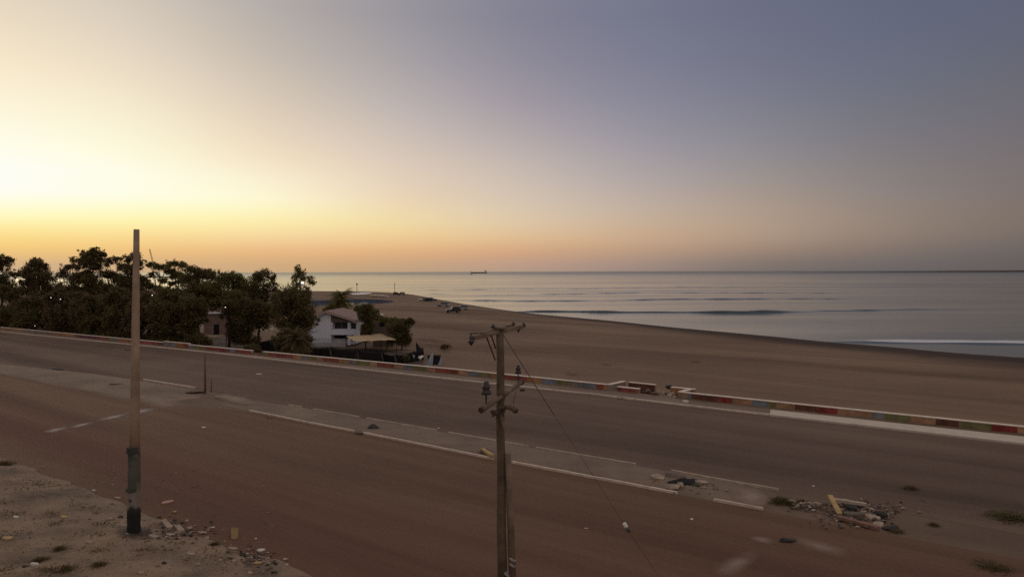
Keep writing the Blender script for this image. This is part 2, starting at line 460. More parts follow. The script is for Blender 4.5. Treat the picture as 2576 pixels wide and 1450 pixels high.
# ------------------------------------------------------------------ beach and sea
M_beach, nt, b, colout = ground_mat('sand', [(0.135, 0.082, 0.052), (0.205, 0.130, 0.085), (0.275, 0.181, 0.122)], ANG, streak=(0.010, 0.11), streak_amt=0.55, patch=0.018, rough=0.9, spec=0.12, grain=3.0, bump=0.05)
at_ = N(nt, 'ShaderNodeAttribute'); at_.attribute_name = 'wet'
mc = N(nt, 'ShaderNodeMix', data_type='RGBA'); mc.inputs['B'].default_value = (0.042, 0.026, 0.021, 1)
nt.links.new(at_.outputs['Fac'], mc.inputs['Factor']); nt.links.new(colout, mc.inputs['A']); nt.links.new(mc.outputs['Result'], b.inputs['Base Color'])

sl = ext(shore_line, 400, 200)
wl2 = [Vector((p.x, p.y, 0)) + road_n * 0.2 for p in ext(wall_line, 400, 200)]
# pair up wall and shore by arc fraction within view, by picture column so lines stay orderly
NB, NK = 220, 60
def by_x(P, n, key):
    xs = [key(p) for p in P]
    return xs
wq = resample(wl2, 400); sq = resample(sl, 400)
def azk(p): return math.atan2(p.x, max(p.y, 1.0))
wa = np.array([azk(p) for p in wq]); sa = np.array([azk(p) for p in sq])
def pick(P, A, a):
    i = int(np.clip(np.searchsorted(A, a), 1, len(A) - 1)); t = (a - A[i - 1]) / max(1e-9, A[i] - A[i - 1]); t = min(max(t, 0), 1)
    return P[i - 1].lerp(P[i], t)
a0 = max(wa[0], sa[0]) + 0.001; a1 = min(wa[-1], sa[-1]) - 0.001
vs_ = []; wet = []
for i in range(NB):
    a = a0 + (a1 - a0) * i / (NB - 1)
    Wp = pick(wq, wa, a); Sp = pick(sq, sa, a)
    D = (Sp - Wp); L = math.hypot(D.x, D.y)
    for j in range(NK + 1):
        s = (j / NK) * 1.0
        s = 1 - (1 - s) ** 1.6          # finer near the shore
        if j == NK: s = 1.0 + 40.0 / L
        p = Wp + D * s
        d = (1 - s) * L                  # metres to the water line
        if d > 0:
            z = ZS + 1.15 * (1 - math.exp(-d / 22.0)) + 0.30 * min(1, d / 200)
            z += (0.06 * noise.noise(Vector((p.x * 0.08, p.y * 0.08, 0))) + 0.03 * noise.noise(Vector((p.x * 0.3, p.y * 0.3, 0)))) * min(1, d / 10)
        else:
            z = ZS + d * 0.06
        vs_.append((p.x, p.y, z))
        wd = 30 + 10 * noise.noise(Vector((p.x * 0.03, p.y * 0.03, 7)))
        w_ = min(1, max(0, 1 - (d - wd * 0.35) / (wd * 0.65)))
        wet.append(w_ * w_ * (3 - 2 * w_) * 0.9)
mb = MB(); mb.add(vs_, [(i * (NK + 1) + j, (i + 1) * (NK + 1) + j, (i + 1) * (NK + 1) + j + 1, i * (NK + 1) + j + 1) for i in range(NB - 1) for j in range(NK)])
beach = mb.build('beach', M_beach, smooth=True); struct(beach)
atr = beach.data.attributes.new('wet', 'FLOAT', 'POINT'); atr.data.foreach_set('value', wet)
bvh = BVHTree.FromPolygons([Vector(v) for v in vs_], [tuple(p.vertices) for p in beach.data.polygons])
def bg(u, v):
    """point of the beach seen at picture place (u, v)"""
    h = bvh.ray_cast(Vector((0, 0, HC)), ray(u, v).normalized())
    return h[0] if h[0] is not None else at(u, v, -2.6)
def bz(x, y):
    h = bvh.ray_cast(Vector((x, y, 50)), Vector((0, 0, -1)))
    return h[0].z if h[0] is not None else -2.6

# sea
m, nt, b = nodes_of('sea_water')
b.inputs['Base Color'].default_value = (0.030, 0.042, 0.034, 1)
b.inputs['Roughness'].default_value = 0.13; b.inputs['IOR'].default_value = 1.33
tc = N(nt, 'ShaderNodeTexCoord')
mp = N(nt, 'ShaderNodeMapping'); mp.inputs['Scale'].default_value = (0.10, 0.30, 1)
nt.links.new(tc.outputs['Object'], mp.inputs['Vector'])
n1 = N(nt, 'ShaderNodeTexNoise'); n1.inputs['Scale'].default_value = 1.0; n1.inputs['Detail'].default_value = 6; n1.inputs['Roughness'].default_value = 0.6
nt.links.new(mp.outputs['Vector'], n1.inputs['Vector'])
mp2 = N(nt, 'ShaderNodeMapping'); mp2.inputs['Scale'].default_value = (0.004, 0.020, 1)
nt.links.new(tc.outputs['Object'], mp2.inputs['Vector'])
n2 = N(nt, 'ShaderNodeTexNoise'); n2.inputs['Scale'].default_value = 1.0; n2.inputs['Detail'].default_value = 4
nt.links.new(mp2.outputs['Vector'], n2.inputs['Vector'])
rr = N(nt, 'ShaderNodeMapRange'); rr.inputs[1].default_value = 0.35; rr.inputs[2].default_value = 0.65; rr.inputs[3].default_value = 0.11; rr.inputs[4].default_value = 0.20
nt.links.new(n2.outputs['Fac'], rr.inputs[0])
s0_ = N(nt, 'ShaderNodeSeparateXYZ'); nt.links.new(tc.outputs['Object'], s0_.inputs[0])
fr = N(nt, 'ShaderNodeMapRange'); fr.inputs[1].default_value = 1200; fr.inputs[2].default_value = 4500; fr.inputs[4].default_value = 0.12; nt.links.new(s0_.outputs['Y'], fr.inputs[0])
ra = N(nt, 'ShaderNodeMath', operation='ADD'); nt.links.new(rr.outputs[0], ra.inputs[0]); nt.links.new(fr.outputs[0], ra.inputs[1]); nt.links.new(ra.outputs[0], b.inputs['Roughness'])
bp = N(nt, 'ShaderNodeBump'); bp.inputs['Strength'].default_value = 0.55; bp.inputs['Distance'].default_value = 0.35
sy_ = N(nt, 'ShaderNodeSeparateXYZ'); nt.links.new(tc.outputs['Object'], sy_.inputs[0])
cm = N(nt, 'ShaderNodeMapRange'); cm.inputs[1].default_value = 140; cm.inputs[2].default_value = 700; cm.inputs[3].default_value = 0.14; cm.inputs[4].default_value = 0.55
nt.links.new(sy_.outputs['Y'], cm.inputs[0])
cm2 = N(nt, 'ShaderNodeMapRange'); cm2.inputs[1].default_value = 1200; cm2.inputs[2].default_value = 5000; cm2.inputs[4].default_value = 0.15; nt.links.new(sy_.outputs['Y'], cm2.inputs[0])
ca = N(nt, 'ShaderNodeMath', operation='ADD'); nt.links.new(cm.outputs[0], ca.inputs[0]); nt.links.new(cm2.outputs[0], ca.inputs[1]); nt.links.new(ca.outputs[0], bp.inputs['Strength'])
nt.links.new(n1.outputs['Fac'], bp.inputs['Height']); nt.links.new(bp.outputs['Normal'], b.inputs['Normal'])
b.inputs['Specular Tint'].default_value = (0.92, 0.98, 0.90, 1)
M_sea = m

WAVES = [  # crest polyline in picture coordinates, height, front width, back width
    ([(1290, 783), (1409, 783), (1508, 785), (1604, 785), (1725, 785.5), (1867, 786.5), (1930, 786), (1990, 784)], 0.85, 0.75, 4.0),
    ([(1840, 786.5), (1908, 786), (2073, 781), (2133, 781), (2283, 777.5), (2403, 777.5)], 0.34, 1.0, 4.0),
    ([(1095, 754), (1287, 757), (1395, 757), (1545, 755.5), (1664, 752.5), (1867, 752), (2000, 751), (2200, 752)], 0.55, 0.9, 5.0),
    ([(1150, 744), (1305, 741), (1425, 739), (1545, 737), (1605, 736), (1725, 736), (1867, 736), (2300, 737)], 0.50, 1.5, 7.0),
    ([(1000, 730), (1095, 729), (1305, 727), (1455, 726), (1605, 723), (1725, 722), (2000, 724)], 0.50, 2.0, 10.0),
    ([(950, 721), (1095, 720), (1230, 719), (1365, 716), (1600, 715), (1900, 716)], 0.40, 4.0, 14.0),
    ([(880, 729), (941, 729.8), (1057, 728.5), (1090, 729)], 0.35, 2.0, 8.0),
    ([(990, 735.5), (1027, 736), (1094, 738.5), (1120, 740)], 0.32, 1.4, 5.0),
    ([(1985, 800), (2073, 807.7), (2163, 819), (2253, 830), (2330, 836)], 0.10, 2.5, 6.0),
    ([(2110, 857.5), (2253, 861), (2400, 863), (2576, 864.5), (2700, 866)], 0.30, 0.7, 3.0),
]
ys = list(np.arange(88, 330, 0.42)) + list(np.arange(330, 760, 1.4))
y = ys[-1]
while y < 90000:
    y *= 1.10; ys.append(y)
ys = np.array(ys); ks = np.linspace(-1.15, 1.15, 240)
Y, K = np.meshgrid(ys, ks, indexing='ij'); X = Y * K
Z = np.full_like(Y, ZS)
rng = np.random.RandomState(3)
for pts, A, wf, wb in WAVES:
    P = [at(u, v, ZS + 0.1) for u, v in pts]
    px_ = np.array([p.x for p in P]); py_ = np.array([p.y for p in P])
    yc = np.interp(X, px_, py_)
    am = A * (0.72 + 0.28 * np.sin(X * 0.11 + A * 40) * np.sin(X * 0.043 + wf * 3)) * (0.9 + 0.18 * np.sin(X * 0.35 + wb))
    L = px_[-1] - px_[0]
    fade = np.clip((X - px_[0] + 4) / (0.10 * L + 4), 0, 1) * np.clip((px_[-1] - X + 10) / (0.22 * L), 0, 1)
    dy = Y - yc + 0.5 * np.sin(X * 0.21) + 0.3 * np.sin(X * 0.53)
    Z += am * fade * np.where(dy < 0, np.exp(-(dy / wf) ** 2), np.exp(-(dy / wb) ** 2))
# low swell
sw = 0.05 * np.sin(Y * 0.33 + 2.0 * np.sin(X * 0.02)) + 0.04 * np.sin(Y * 0.19 - X * 0.03 + 1.3 * np.sin(X * 0.05)) + 0.03 * np.sin(Y * 0.61 + X * 0.07)
Z += 0.5 * sw * np.clip((700 - Y) / 300, 0, 1) * np.clip((Y - 130) / 120, 0.15, 1)
nr, nc = Y.shape
verts = np.stack([X, Y, Z], -1).reshape(-1, 3)
idx = np.arange(nr * nc).reshape(nr, nc)
fq = np.stack([idx[:-1, :-1], idx[:-1, 1:], idx[1:, 1:], idx[1:, :-1]], -1).reshape(-1, 4)
me = bpy.data.meshes.new('sea'); me.from_pydata(verts.tolist(), [], fq.tolist()); me.materials.append(M_sea)
me.polygons.foreach_set('use_smooth', [True] * len(me.polygons)); me.update()
sea = bpy.data.objects.new('sea', me); COL.objects.link(sea); struct(sea)

# foam line of the last breaker on the right, and a thin swash edge
m, nt, b = nodes_of('sea_foam')
b.inputs['Base Color'].default_value = (0.62, 0.60, 0.62, 1); b.inputs['Roughness'].default_value = 0.9
tc = N(nt, 'ShaderNodeTexCoord'); mp = N(nt, 'ShaderNodeMapping'); mp.inputs['Scale'].default_value = (0.22, 0.9, 1)
nt.links.new(tc.outputs['Object'], mp.inputs['Vector'])
n1 = N(nt, 'ShaderNodeTexNoise'); n1.inputs['Scale'].default_value = 1.0; n1.inputs['Detail'].default_value = 9; n1.inputs['Roughness'].default_value = 0.7
nt.links.new(mp.outputs['Vector'], n1.inputs['Vector'])
ed = N(nt, 'ShaderNodeAttribute'); ed.attribute_name = 'cover'
ad = N(nt, 'ShaderNodeMath', operation='MULTIPLY_ADD'); nt.links.new(ed.outputs['Fac'], ad.inputs[0]); ad.inputs[1].default_value = 0.70; ad.inputs[2].default_value = -0.74
a2 = N(nt, 'ShaderNodeMath', operation='ADD'); nt.links.new(ad.outputs[0], a2.inputs[0]); nt.links.new(n1.outputs['Fac'], a2.inputs[1])
rm = N(nt, 'ShaderNodeMapRange'); rm.inputs[1].default_value = 0.0; rm.inputs[2].default_value = 0.22
nt.links.new(a2.outputs[0], rm.inputs[0]); nt.links.new(rm.outputs[0], b.inputs['Alpha'])
M_foam = m
sea_bvh = BVHTree.FromPolygons([Vector(v) for v in verts[: 640 * nc].tolist()], [tuple(f) for f in fq[: 639 * (nc - 1)].tolist()])
def foam(top, bot, n, k, cover):
    A = resample(pl(top, ZS), n); B = resample(pl(bot, ZS), n); vs2 = []; cv = []
    for i in range(n):
        for j in range(k + 1):
            p = A[i].lerp(B[i], j / k); h = sea_bvh.ray_cast(Vector((p.x, p.y, 20)), Vector((0, 0, -1)))
            zz = (h[0].z if h[0] is not None else ZS) + 0.02
            vs2.append((p.x, p.y, zz)); cv.append(cover(i / (n - 1), j / k))
    mb = MB(); mb.add(vs2, [(i * (k + 1) + j, (i + 1) * (k + 1) + j, (i + 1) * (k + 1) + j + 1, i * (k + 1) + j + 1) for i in range(n - 1) for j in range(k)])
    o = mb.build('foam', M_foam, smooth=True); struct(o, 'stuff')
    a = o.data.attributes.new('cover', 'FLOAT', 'POINT'); a.data.foreach_set('value', cv)
foam([(2060, 850), (2200, 850), (2330, 850.5), (2576, 853), (2760, 855)], [(2060, 858.5), (2253, 861.5), (2400, 863), (2576, 865), (2760, 867)], 160, 10,
     lambda s, t: min(1, s * 3.2 + 0.1) * (1.05 - abs(t - 0.72) * 1.35))
foam([(u, v - 1.6) for u, v in SHORE[9:]], [(u, v + 0.8) for u, v in SHORE[9:]], 200, 4, lambda s, t: 0.38 * (1 - abs(t - 0.4)))

# far low coast on the right and a faint hill on the horizon
M_land = mat('far_land', (0.085, 0.062, 0.055), 0.95, 0.5, 0.02)
rnd = random.Random(5)
mb = MB(); vs3 = []; fs3 = []
n = 260
for i in range(n):
    u = 2120 + (3300 - 2120) * i / (n - 1)
    p = atd(u, 680, 5200)
    t = i / (n - 1)
    h = 0.5 + 17 * min(1, max(0, t - .12) * 2.0) + (3.0 * t + 1.5) * noise.noise(Vector((i * 0.35, 0, 0))) + 2.5 * t * noise.noise(Vector((i * 1.3, 4, 0)))
    vs3 += [(p.x, 5200, ZS - 1), (p.x, 5230, ZS + max(1, h)), (p.x, 6200, ZS + max(1, h) * 0.7), (p.x, 6400, ZS - 1)]
for i in range(n - 1):
    a = i * 4
    for k in range(3): fs3.append((a + k, a + 4 + k, a + 5 + k, a + 1 + k))
mb.add(vs3, fs3); o = mb.build('far_coast', M_land, smooth=True); struct(o)
M_hill = mat('hazy_hill', (0.30, 0.25, 0.25), 0.95, 0.1, 0.001)

# ------------------------------------------------------------------ painted sea wall
PAL = {
    'red': (0.30, 0.085, 0.062), 'tan': (0.42, 0.235, 0.135), 'blue': (0.20, 0.215, 0.235), 'olive': (0.205, 0.185, 0.085),
    'brown': (0.155, 0.062, 0.040), 'orange': (0.40, 0.185, 0.085), 'grey': (0.27, 0.215, 0.18), 'plum': (0.19, 0.07, 0.085), 'crim': (0.28, 0.05, 0.042)}
def wall_paint(name, col):
    m, nt, b = nodes_of(name); tc = N(nt, 'ShaderNodeTexCoord')
    def nz(sc, d=7):
        n_ = N(nt, 'ShaderNodeTexNoise'); n_.inputs['Scale'].default_value = sc; n_.inputs['Detail'].default_value = d; n_.inputs['Roughness'].default_value = .7; nt.links.new(tc.outputs['Object'], n_.inputs['Vector']); return n_.outputs['Fac']
    cr = N(nt, 'ShaderNodeValToRGB'); cr.color_ramp.elements[0].position = .35; cr.color_ramp.elements[1].position = .65
    cr.color_ramp.elements[0].color = c4([x * .6 for x in col]); cr.color_ramp.elements[1].color = c4([min(1, x * 1.25) for x in col]); nt.links.new(nz(1.1), cr.inputs['Fac'])
    rm = N(nt, 'ShaderNodeMapRange'); rm.inputs[1].default_value = .54; rm.inputs[2].default_value = .75; rm.inputs[4].default_value = .6; nt.links.new(nz(2.6, 9), rm.inputs[0])
    mx = N(nt, 'ShaderNodeMix', data_type='RGBA'); nt.links.new(rm.outputs[0], mx.inputs['Factor']); nt.links.new(cr.outputs['Color'], mx.inputs['A']); mx.inputs['B'].default_value = (.27, .185, .13, 1)
    nt.links.new(mx.outputs['Result'], b.inputs['Base Color']); b.inputs['Roughness'].default_value = .85; b.inputs['Specular IOR Level'].default_value = .2
    return m
PM = {k: wall_paint('wall_paint_' + k, v) for k, v in PAL.items()}
M_wallback = mat('wall_cement', (0.24, 0.185, 0.15), 0.85, 0.25, 1.0, 0.01)
PNAMES = list(PAL)
def wall_pt(u):
    v = float(np.interp(u, [p[0] for p in WALL_TOP], [p[1] for p in WALL_TOP]))
    if u > 2576: v = 1072 + (u - 2576) * 0.1
    if u < 0: v = 822 + u * 0.093
    return at(u, v, ZT)
def wall_mesh(segs, label, zt=ZT, zb=-3.0, off=0.0, thick=0.32, cope=0.05, name='sea_wall', jag=0.0):
    """segs: list of (u0, u1, colour). Front face on the wall line moved off metres to seaward."""
    mb = MB(); cp = MB()
    for u0, u1, c in segs:
        nsub = max(1, int((u1 - u0) / 60))
        for k in range(nsub):
            ua = u0 + (u1 - u0) * k / nsub; ub = u0 + (u1 - u0) * (k + 1) / nsub
            a = wall_pt(ua) + road_n * off; b_ = wall_pt(ub) + road_n * off
            d = (b_ - a).normalized(); nn = Vector((-d.y, d.x, 0)); nn = nn if nn.dot(road_n) > 0 else -nn
            za = zt - cope + jag * noise.noise(Vector((ua * .05, 1, 0))); zc = zt - cope + jag * noise.noise(Vector((ub * .05, 1, 0)))
            q = [Vector((a.x, a.y, zb)), Vector((b_.x, b_.y, zb)), Vector((b_.x, b_.y, zc)), Vector((a.x, a.y, za))]
            r = [p + nn * thick for p in q]
            mi = PNAMES.index(c)
            mb.add(q + r, [(0, 1, 2, 3)], mi)
            mb.add(q + r, [(5, 4, 7, 6), (3, 2, 6, 7), (0, 3, 7, 4), (1, 5, 6, 2)], len(PNAMES))
            if cope > 0:
                f0 = Vector((a.x, a.y, za + 0.002)) - nn * 0.035; f1 = Vector((b_.x, b_.y, zc + 0.002)) - nn * 0.035
                g0 = f0 + nn * (thick + 0.07); g1 = f1 + nn * (thick + 0.07)
                up = Vector((0, 0, cope))
                cp.add([f0, f1, g1, g0, f0 + up, f1 + up, g1 + up, g0 + up], [(3, 2, 1, 0), (4, 5, 6, 7), (0, 1, 5, 4), (2, 3, 7, 6), (1, 2, 6, 5), (3, 0, 4, 7)])
    o = mb.build(name, [PM[k] for k in PNAMES] + [M_wallback], fix=False)
    tag(o, label, 'wall', 'painted sea wall along the pavement')
    if cope > 0: cp.build('coping', M_coping, o, fix=False)
    return o

L_segs = [(-420, -300, 'tan'), (-300, -120, 'grey'), (-120, 0, 'tan'), (0, 60, 'tan'), (60, 130, 'grey'), (130, 170, 'orange'), (170, 190, 'tan'), (190, 250, 'plum'), (250, 268, 'red'), (268, 284, 'olive'), (284, 296, 'blue'),
          (296, 352, 'orange'), (352, 398, 'red'), (398, 410, 'brown')]
wall_mesh(L_segs, 'faded tan and red painted wall running behind the tall bare pole, farthest stretch of the wall')
wall_mesh([(410, 425, 'grey'), (425, 440, 'blue'), (440, 462, 'orange'), (462, 474, 'red')], 'short raised painted wall stretch beside rubble, under the dark trees', zt=0.72)
wall_mesh([(474, 490, 'blue'), (490, 515, 'olive'), (515, 560, 'red'), (560, 578, 'plum'), (578, 592, 'blue'), (592, 632, 'red')], 'painted wall stretch of red and grey panels behind the thin rusty post')
wall_mesh([(634, 660, 'red')], 'broken low stub of the wall beside the heap of earth and rubble', zt=0.30, cope=0, jag=0.2)
wall_mesh([(660, 676, 'olive'), (676, 738, 'red'), (738, 759, 'tan'), (759, 774, 'blue'), (774, 798, 'olive'), (798, 814, 'tan'), (814, 854, 'red'), (854, 880, 'tan'), (880, 892, 'blue'), (892, 930, 'olive'), (930, 948, 'tan'), (948, 990, 'red'),
           (990, 1014, 'tan'), (1014, 1036, 'blue'), (1036, 1074, 'olive'), (1074, 1094, 'tan'), (1094, 1154, 'red'), (1154, 1178, 'tan'), (1178, 1205, 'blue'), (1205, 1236, 'olive'), (1236, 1258, 'orange'), (1258, 1300, 'red'), (1300, 1312, 'plum'), (1312, 1327, 'red'),
           (1327, 1362, 'orange'), (1362, 1400, 'blue'), (1400, 1430, 'olive'), (1430, 1455, 'grey'), (1455, 1499, 'blue'), (1499, 1518, 'red'), (1518, 1528, 'orange')],
          'long wall of red, tan, blue and olive panels in front of the house and behind the wooden pole')
wall_mesh([(1552, 1606, 'red')], 'isolated pinkish red wall block with pale top standing between dark openings', zt=0.50)
wall_mesh([(1636, 1655, 'brown')], 'crumbled brown wall stub right of the isolated red block', zt=0.34, cope=0, jag=0.25)
wall_mesh([(1712, 1726, 'orange'), (1726, 1740, 'blue'), (1740, 1808, 'brown'), (1808, 1842, 'crim'), (1842, 1891, 'tan'), (1891, 1931, 'blue'), (1931, 1953, 'olive'), (1953, 2000, 'tan'), (2000, 2057, 'brown'), (2057, 2107, 'crim'), (2107, 2195, 'tan'), (2195, 2222, 'blue'),
           (2222, 2291, 'olive'), (2291, 2354, 'tan'), (2354, 2412, 'brown'), (2412, 2494, 'olive'), (2494, 2560, 'crim'), (2560, 2640, 'tan'), (2640, 2700, 'blue'), (2700, 2800, 'olive')],
          'wall of large brown, red, tan and olive panels above the clean pale pavement')
# recessed landing walls in the gap
wall_mesh([(1545, 1612, 'brown')], 'set back wall with broken pale top behind the isolated red block', off=2.2, thick=0.28)
wall_mesh([(1662, 1722, 'orange')], 'set back orange wall with pale top at the end of the gap', off=1.6, thick=0.3, zt=0.62)
def return_wall(u, off, label):
    a = wall_pt(u); b_ = a + road_n * off
    mb = MB(); mb.bar((a.x, a.y, -1.2), (b_.x, b_.y, -1.2), 0.3, 3.5)
    o = mb.build('return_wall', M_wallback); tag(o, label, 'wall')
    c = MB(); c.bar((a.x, a.y, 0.582), (b_.x, b_.y, 0.582), 0.38, 0.06); c.build('coping', M_coping, o)
return_wall(1531, 2.4, 'short wall turning seaward at the left side of the broken gap')
return_wall(1711, 1.8, 'short wall turning seaward at the right side of the broken gap')
# floor of the gap: a dark stair well down to the sand
mb = MB()
for k in range(6):
    a = wall_pt(1533) + road_n * (0.32 + 0.3 * k); b_ = wall_pt(1660) + road_n * (0.32 + 0.3 * k)
    mb.bar((a.x, a.y, -1.6 - 0.17 * k), (b_.x, b_.y, -1.6 - 0.17 * k), 0.3, 2.0)
o = mb.build('beach_steps', M_wallback); tag(o, 'dim cement steps going down to the sand inside the wall gap', 'steps')

# sand blown against the wall foot
dl = resample(ext(wall_line, 100, 100), 260)
o = strip('sand_drift', [Vector((p.x, p.y, 0)) + road_n * .02 for p in dl], [Vector((p.x, p.y, 0)) - road_n * (.35 + .3 * noise.noise(p * .35)) for p in dl],
          lambda s, t, p: .105 + (.05 + .09 * noise.noise(p * .6)) * (1 - t) ** 1.6 - .02 * t, M_median, 260, 5); struct(o)

# ------------------------------------------------------------------ poles
M_wood = mat('weathered_wood', (0.130, 0.092, 0.058), 0.85, 0.45, 2.0, 0.012, 14)
M_wood2 = mat('old_wood', (0.19, 0.135, 0.095), 0.85, 0.4, 2.5, 0.012, 14)
M_steel = mat('rusty_steel', (0.11, 0.065, 0.045), 0.7, 0.4, 5.0, 0.004, metal=0.2)
M_porc = mat('brown_porcelain', (0.045, 0.036, 0.034), 0.35, 0.3, 4.0, spec=0.5)
M_galv = mat('galvanised', (0.34, 0.31, 0.29), 0.55, 0.25, 6.0)
M_wire = mat('wire_steel', (0.075, 0.045, 0.032), 0.6, 0.2, 6.0)

# wooden power pole in the middle
D0 = 23.2
PB = Vector((atd(1263, 1479, D0).x, D0, 0.0)); PT = atd(1257.5, 826, D0)
root = thing('utility_pole', 'weathered wooden power pole with two crossarms standing beside the near road', 'utility pole', PB)
def L(p): return Vector(p) - PB
mb = MB()
pts = [L(PB + Vector((0, 0, -0.3))).lerp(L(PT), t) for t in np.linspace(0, 1, 9)]
pts = [p + Vector((0.012 * math.sin(i * 2.1), 0.012 * math.cos(i * 1.7), 0)) for i, p in enumerate(pts)]
mb.tube(pts, list(np.linspace(0.15, 0.112, 9)), 16)
mb.build('pole_shaft', M_wood, root, smooth=True)
def axis_at(v): 
    t = (v - 1479) / (826 - 1479); return PB.lerp(PT, t)
# double upper crossarm
al = atd(1192, 850, 22.25); ar = atd(1319, 819.5, 24.15)
al2 = atd(1210, 840, 22.55); ar2 = atd(1290, 817.5, 24.2)
for a, c in ((al, ar), (al2, ar2)):
    m_ = MB(); m_.bar(L(a), L(c), 0.10, 0.12); ca = m_.build('crossarm', M_wood2, root, bevel=0.012)
hub = MB(); cpt = L(PT); hub.box(cpt + Vector((0, 0, 0.02)), (0.26, 0.34, 0.07), rz=0.9); hub.build('pole_cap', M_wood2, root, bevel=0.015)
for (u0, v0, u1, v1) in ((1224, 847, 1246, 905), (1236, 842, 1247, 876)):
    b_ = MB(); b_.bar(L(atd(u0, v0, 22.75)), L(atd(u1, v1, 23.12)), 0.035, 0.03); b_.build('brace', M_steel, root)
# hanging strain insulator on the near end of the arm
hi = atd(1185, 845, 22.2)
i_ = MB(); i_.bar(L(hi) + Vector((-0.04, 0, 0.08)), L(hi) + Vector((0.22, 0.06, 0.08)), 0.05, 0.035)
i_.lathe(L(hi), [(0.02, 0.07), (0.03, 0.02), (0.075, -0.03), (0.05, -0.08), (0.085, -0.12), (0.10, -0.18), (0.05, -0.21), (0.035, -0.26)])
i_.build('hanging_insulator', M_porc, root, smooth=True)
for (u, v, dd) in ((1291, 815.5, 24.15), (1317, 817.5, 24.1), (1240, 822, 23.2), (1304, 829, 23.9)):
    p = L(atd(u, v, dd)); i_ = MB(); i_.lathe(p + Vector((0, 0, -0.09)), [(0.02, 0), (0.02, 0.05), (0.06, 0.07), (0.075, 0.11), (0.04, 0.14), (0.05, 0.16), (0.02, 0.18)], 10); i_.build('pin_insulator', M_porc, root, smooth=True)
# lower crossarm
bl = atd(1212, 1030, 22.1); br = atd(1312, 960, 24.4)
m_ = MB(); m_.tube([L(bl), L(bl.lerp(br, .5)), L(br)], [0.082, 0.078, 0.075], 12); la = m_.build('crossarm', M_wood2, root, smooth=True)
e_ = MB(); d_ = (br - bl).normalized()
e_.tube([L(bl - d_ * 0.05), L(bl + d_ * 0.06)], 0.092, 12); e_.build('end_band', M_steel, la)
e_ = MB(); e_.tube([L(br - d_ * 0.08), L(br + d_ * 0.05)], 0.088, 12); e_.build('end_band', M_steel, la)
for (u, v, dd, s) in ((1223, 1026, 22.35, 1.5), (1303.5, 961, 24.2, 1.05)):
    p = L(atd(u, v, dd)); i_ = MB()
    i_.lathe(p, [(r * s, z * s) for r, z in [(0.035, -0.02), (0.035, 0.03), (0.016, 0.05), (0.016, 0.26), (0.095, 0.27), (0.105, 0.31), (0.06, 0.36), (0.08, 0.39), (0.085, 0.43), (0.045, 0.47), (0.06, 0.50), (0.03, 0.53)]], 14)
    i_.build('pin_insulator', M_porc, root, smooth=True)
# short arm to the right below, its iron bracket and the bolt gear on the pole
c0 = atd(1259, 1026, 23.05); c1 = atd(1294, 1029, 22.5)
m_ = MB(); m_.tube([L(c0), L(c0.lerp(c1, .45)) + Vector((0, 0, 0.05)), L(c1)], [0.06, 0.06, 0.065], 12)
m_.tube([L(c1) + Vector((-.02, 0.03, 0)), L(c1) + Vector((.05, -.06, -.03))], 0.085, 12); m_.build('side_arm', M_wood, root, smooth=True)
for (u, v, w, h, dd) in ((1252, 966, 0.10, 0.09, 23.0), (1314, 980, 0.20, 0.07, 24.3), (1240, 1035, 0.2, 0.13, 22.9), (1254, 992, 0.08, 0.2, 22.98), (1263, 1040, 0.14, 0.10, 23.0), (1251, 1046, .1, .12, 22.95)):
    p = L(atd(u, v, dd)); m_ = MB(); m_.lathe(p + Vector((0, 0, -h / 2)), [(w * .3, 0), (w * .5, h * .2), (w * .35, h * .5), (w * .5, h * .75), (w * .2, h)], 9); m_.build('bracket', M_steel, root)
m_ = MB(); m_.tube([L(atd(1297, 985, 23.9)), L(atd(1291, 1010, 23.5)) + Vector((0, 0, -.05)), L(atd(1292, 1026, 22.7))], 0.012, 6); m_.build('jumper_wire', M_wire, root)
m_ = MB(); m_.tube([L(atd(1259, 1040, 22.98)), L(atd(1268, 1075, 22.98))], 0.05, 8); m_.build('pole_sleeve', M_wood2, root)
for v_ in (1001, 1033):
    p = L(axis_at(v_)); m_ = MB(); m_.tube([p + Vector((0, 0, -.03)), p + Vector((0, 0, .03))], .15, 14); m_.build('clamp_band', M_steel, root)
for (ua, va, ub_, vb_, dd) in ((1238, 1046, 1284, 1020, 22.9), (1247, 1006, 1276, 992, 22.95)):
    m_ = MB(); m_.bar(L(atd(ua, va, dd)), L(atd(ub_, vb_, dd + .3)), .05, .05); m_.build('bracket', M_steel, root)
# stub pole strapped alongside
s0 = L(atd(1291, 1479, D0 - 0.05)); s0.z = -0.2; s1 = L(atd(1277, 1140, D0 - 0.05))
m_ = MB(); m_.tube([s0, s0.lerp(s1, .5) + Vector((0.01, 0, 0)), s1], [0.115, 0.105, 0.092], 14); st = m_.build('stub_post', M_wood2, root, smooth=True)
for v_, r_ in ((1404, .13), (1418, .125), (1442, .13)):
    p = L(atd(1289 if v_ < 1440 else 1276, v_, D0 - 0.06)); m_ = MB(); m_.tube([p + Vector((-.02, 0, -.025)), p + Vector((.02, 0, .025))], r_, 10); m_.build('strap', M_galv, st)
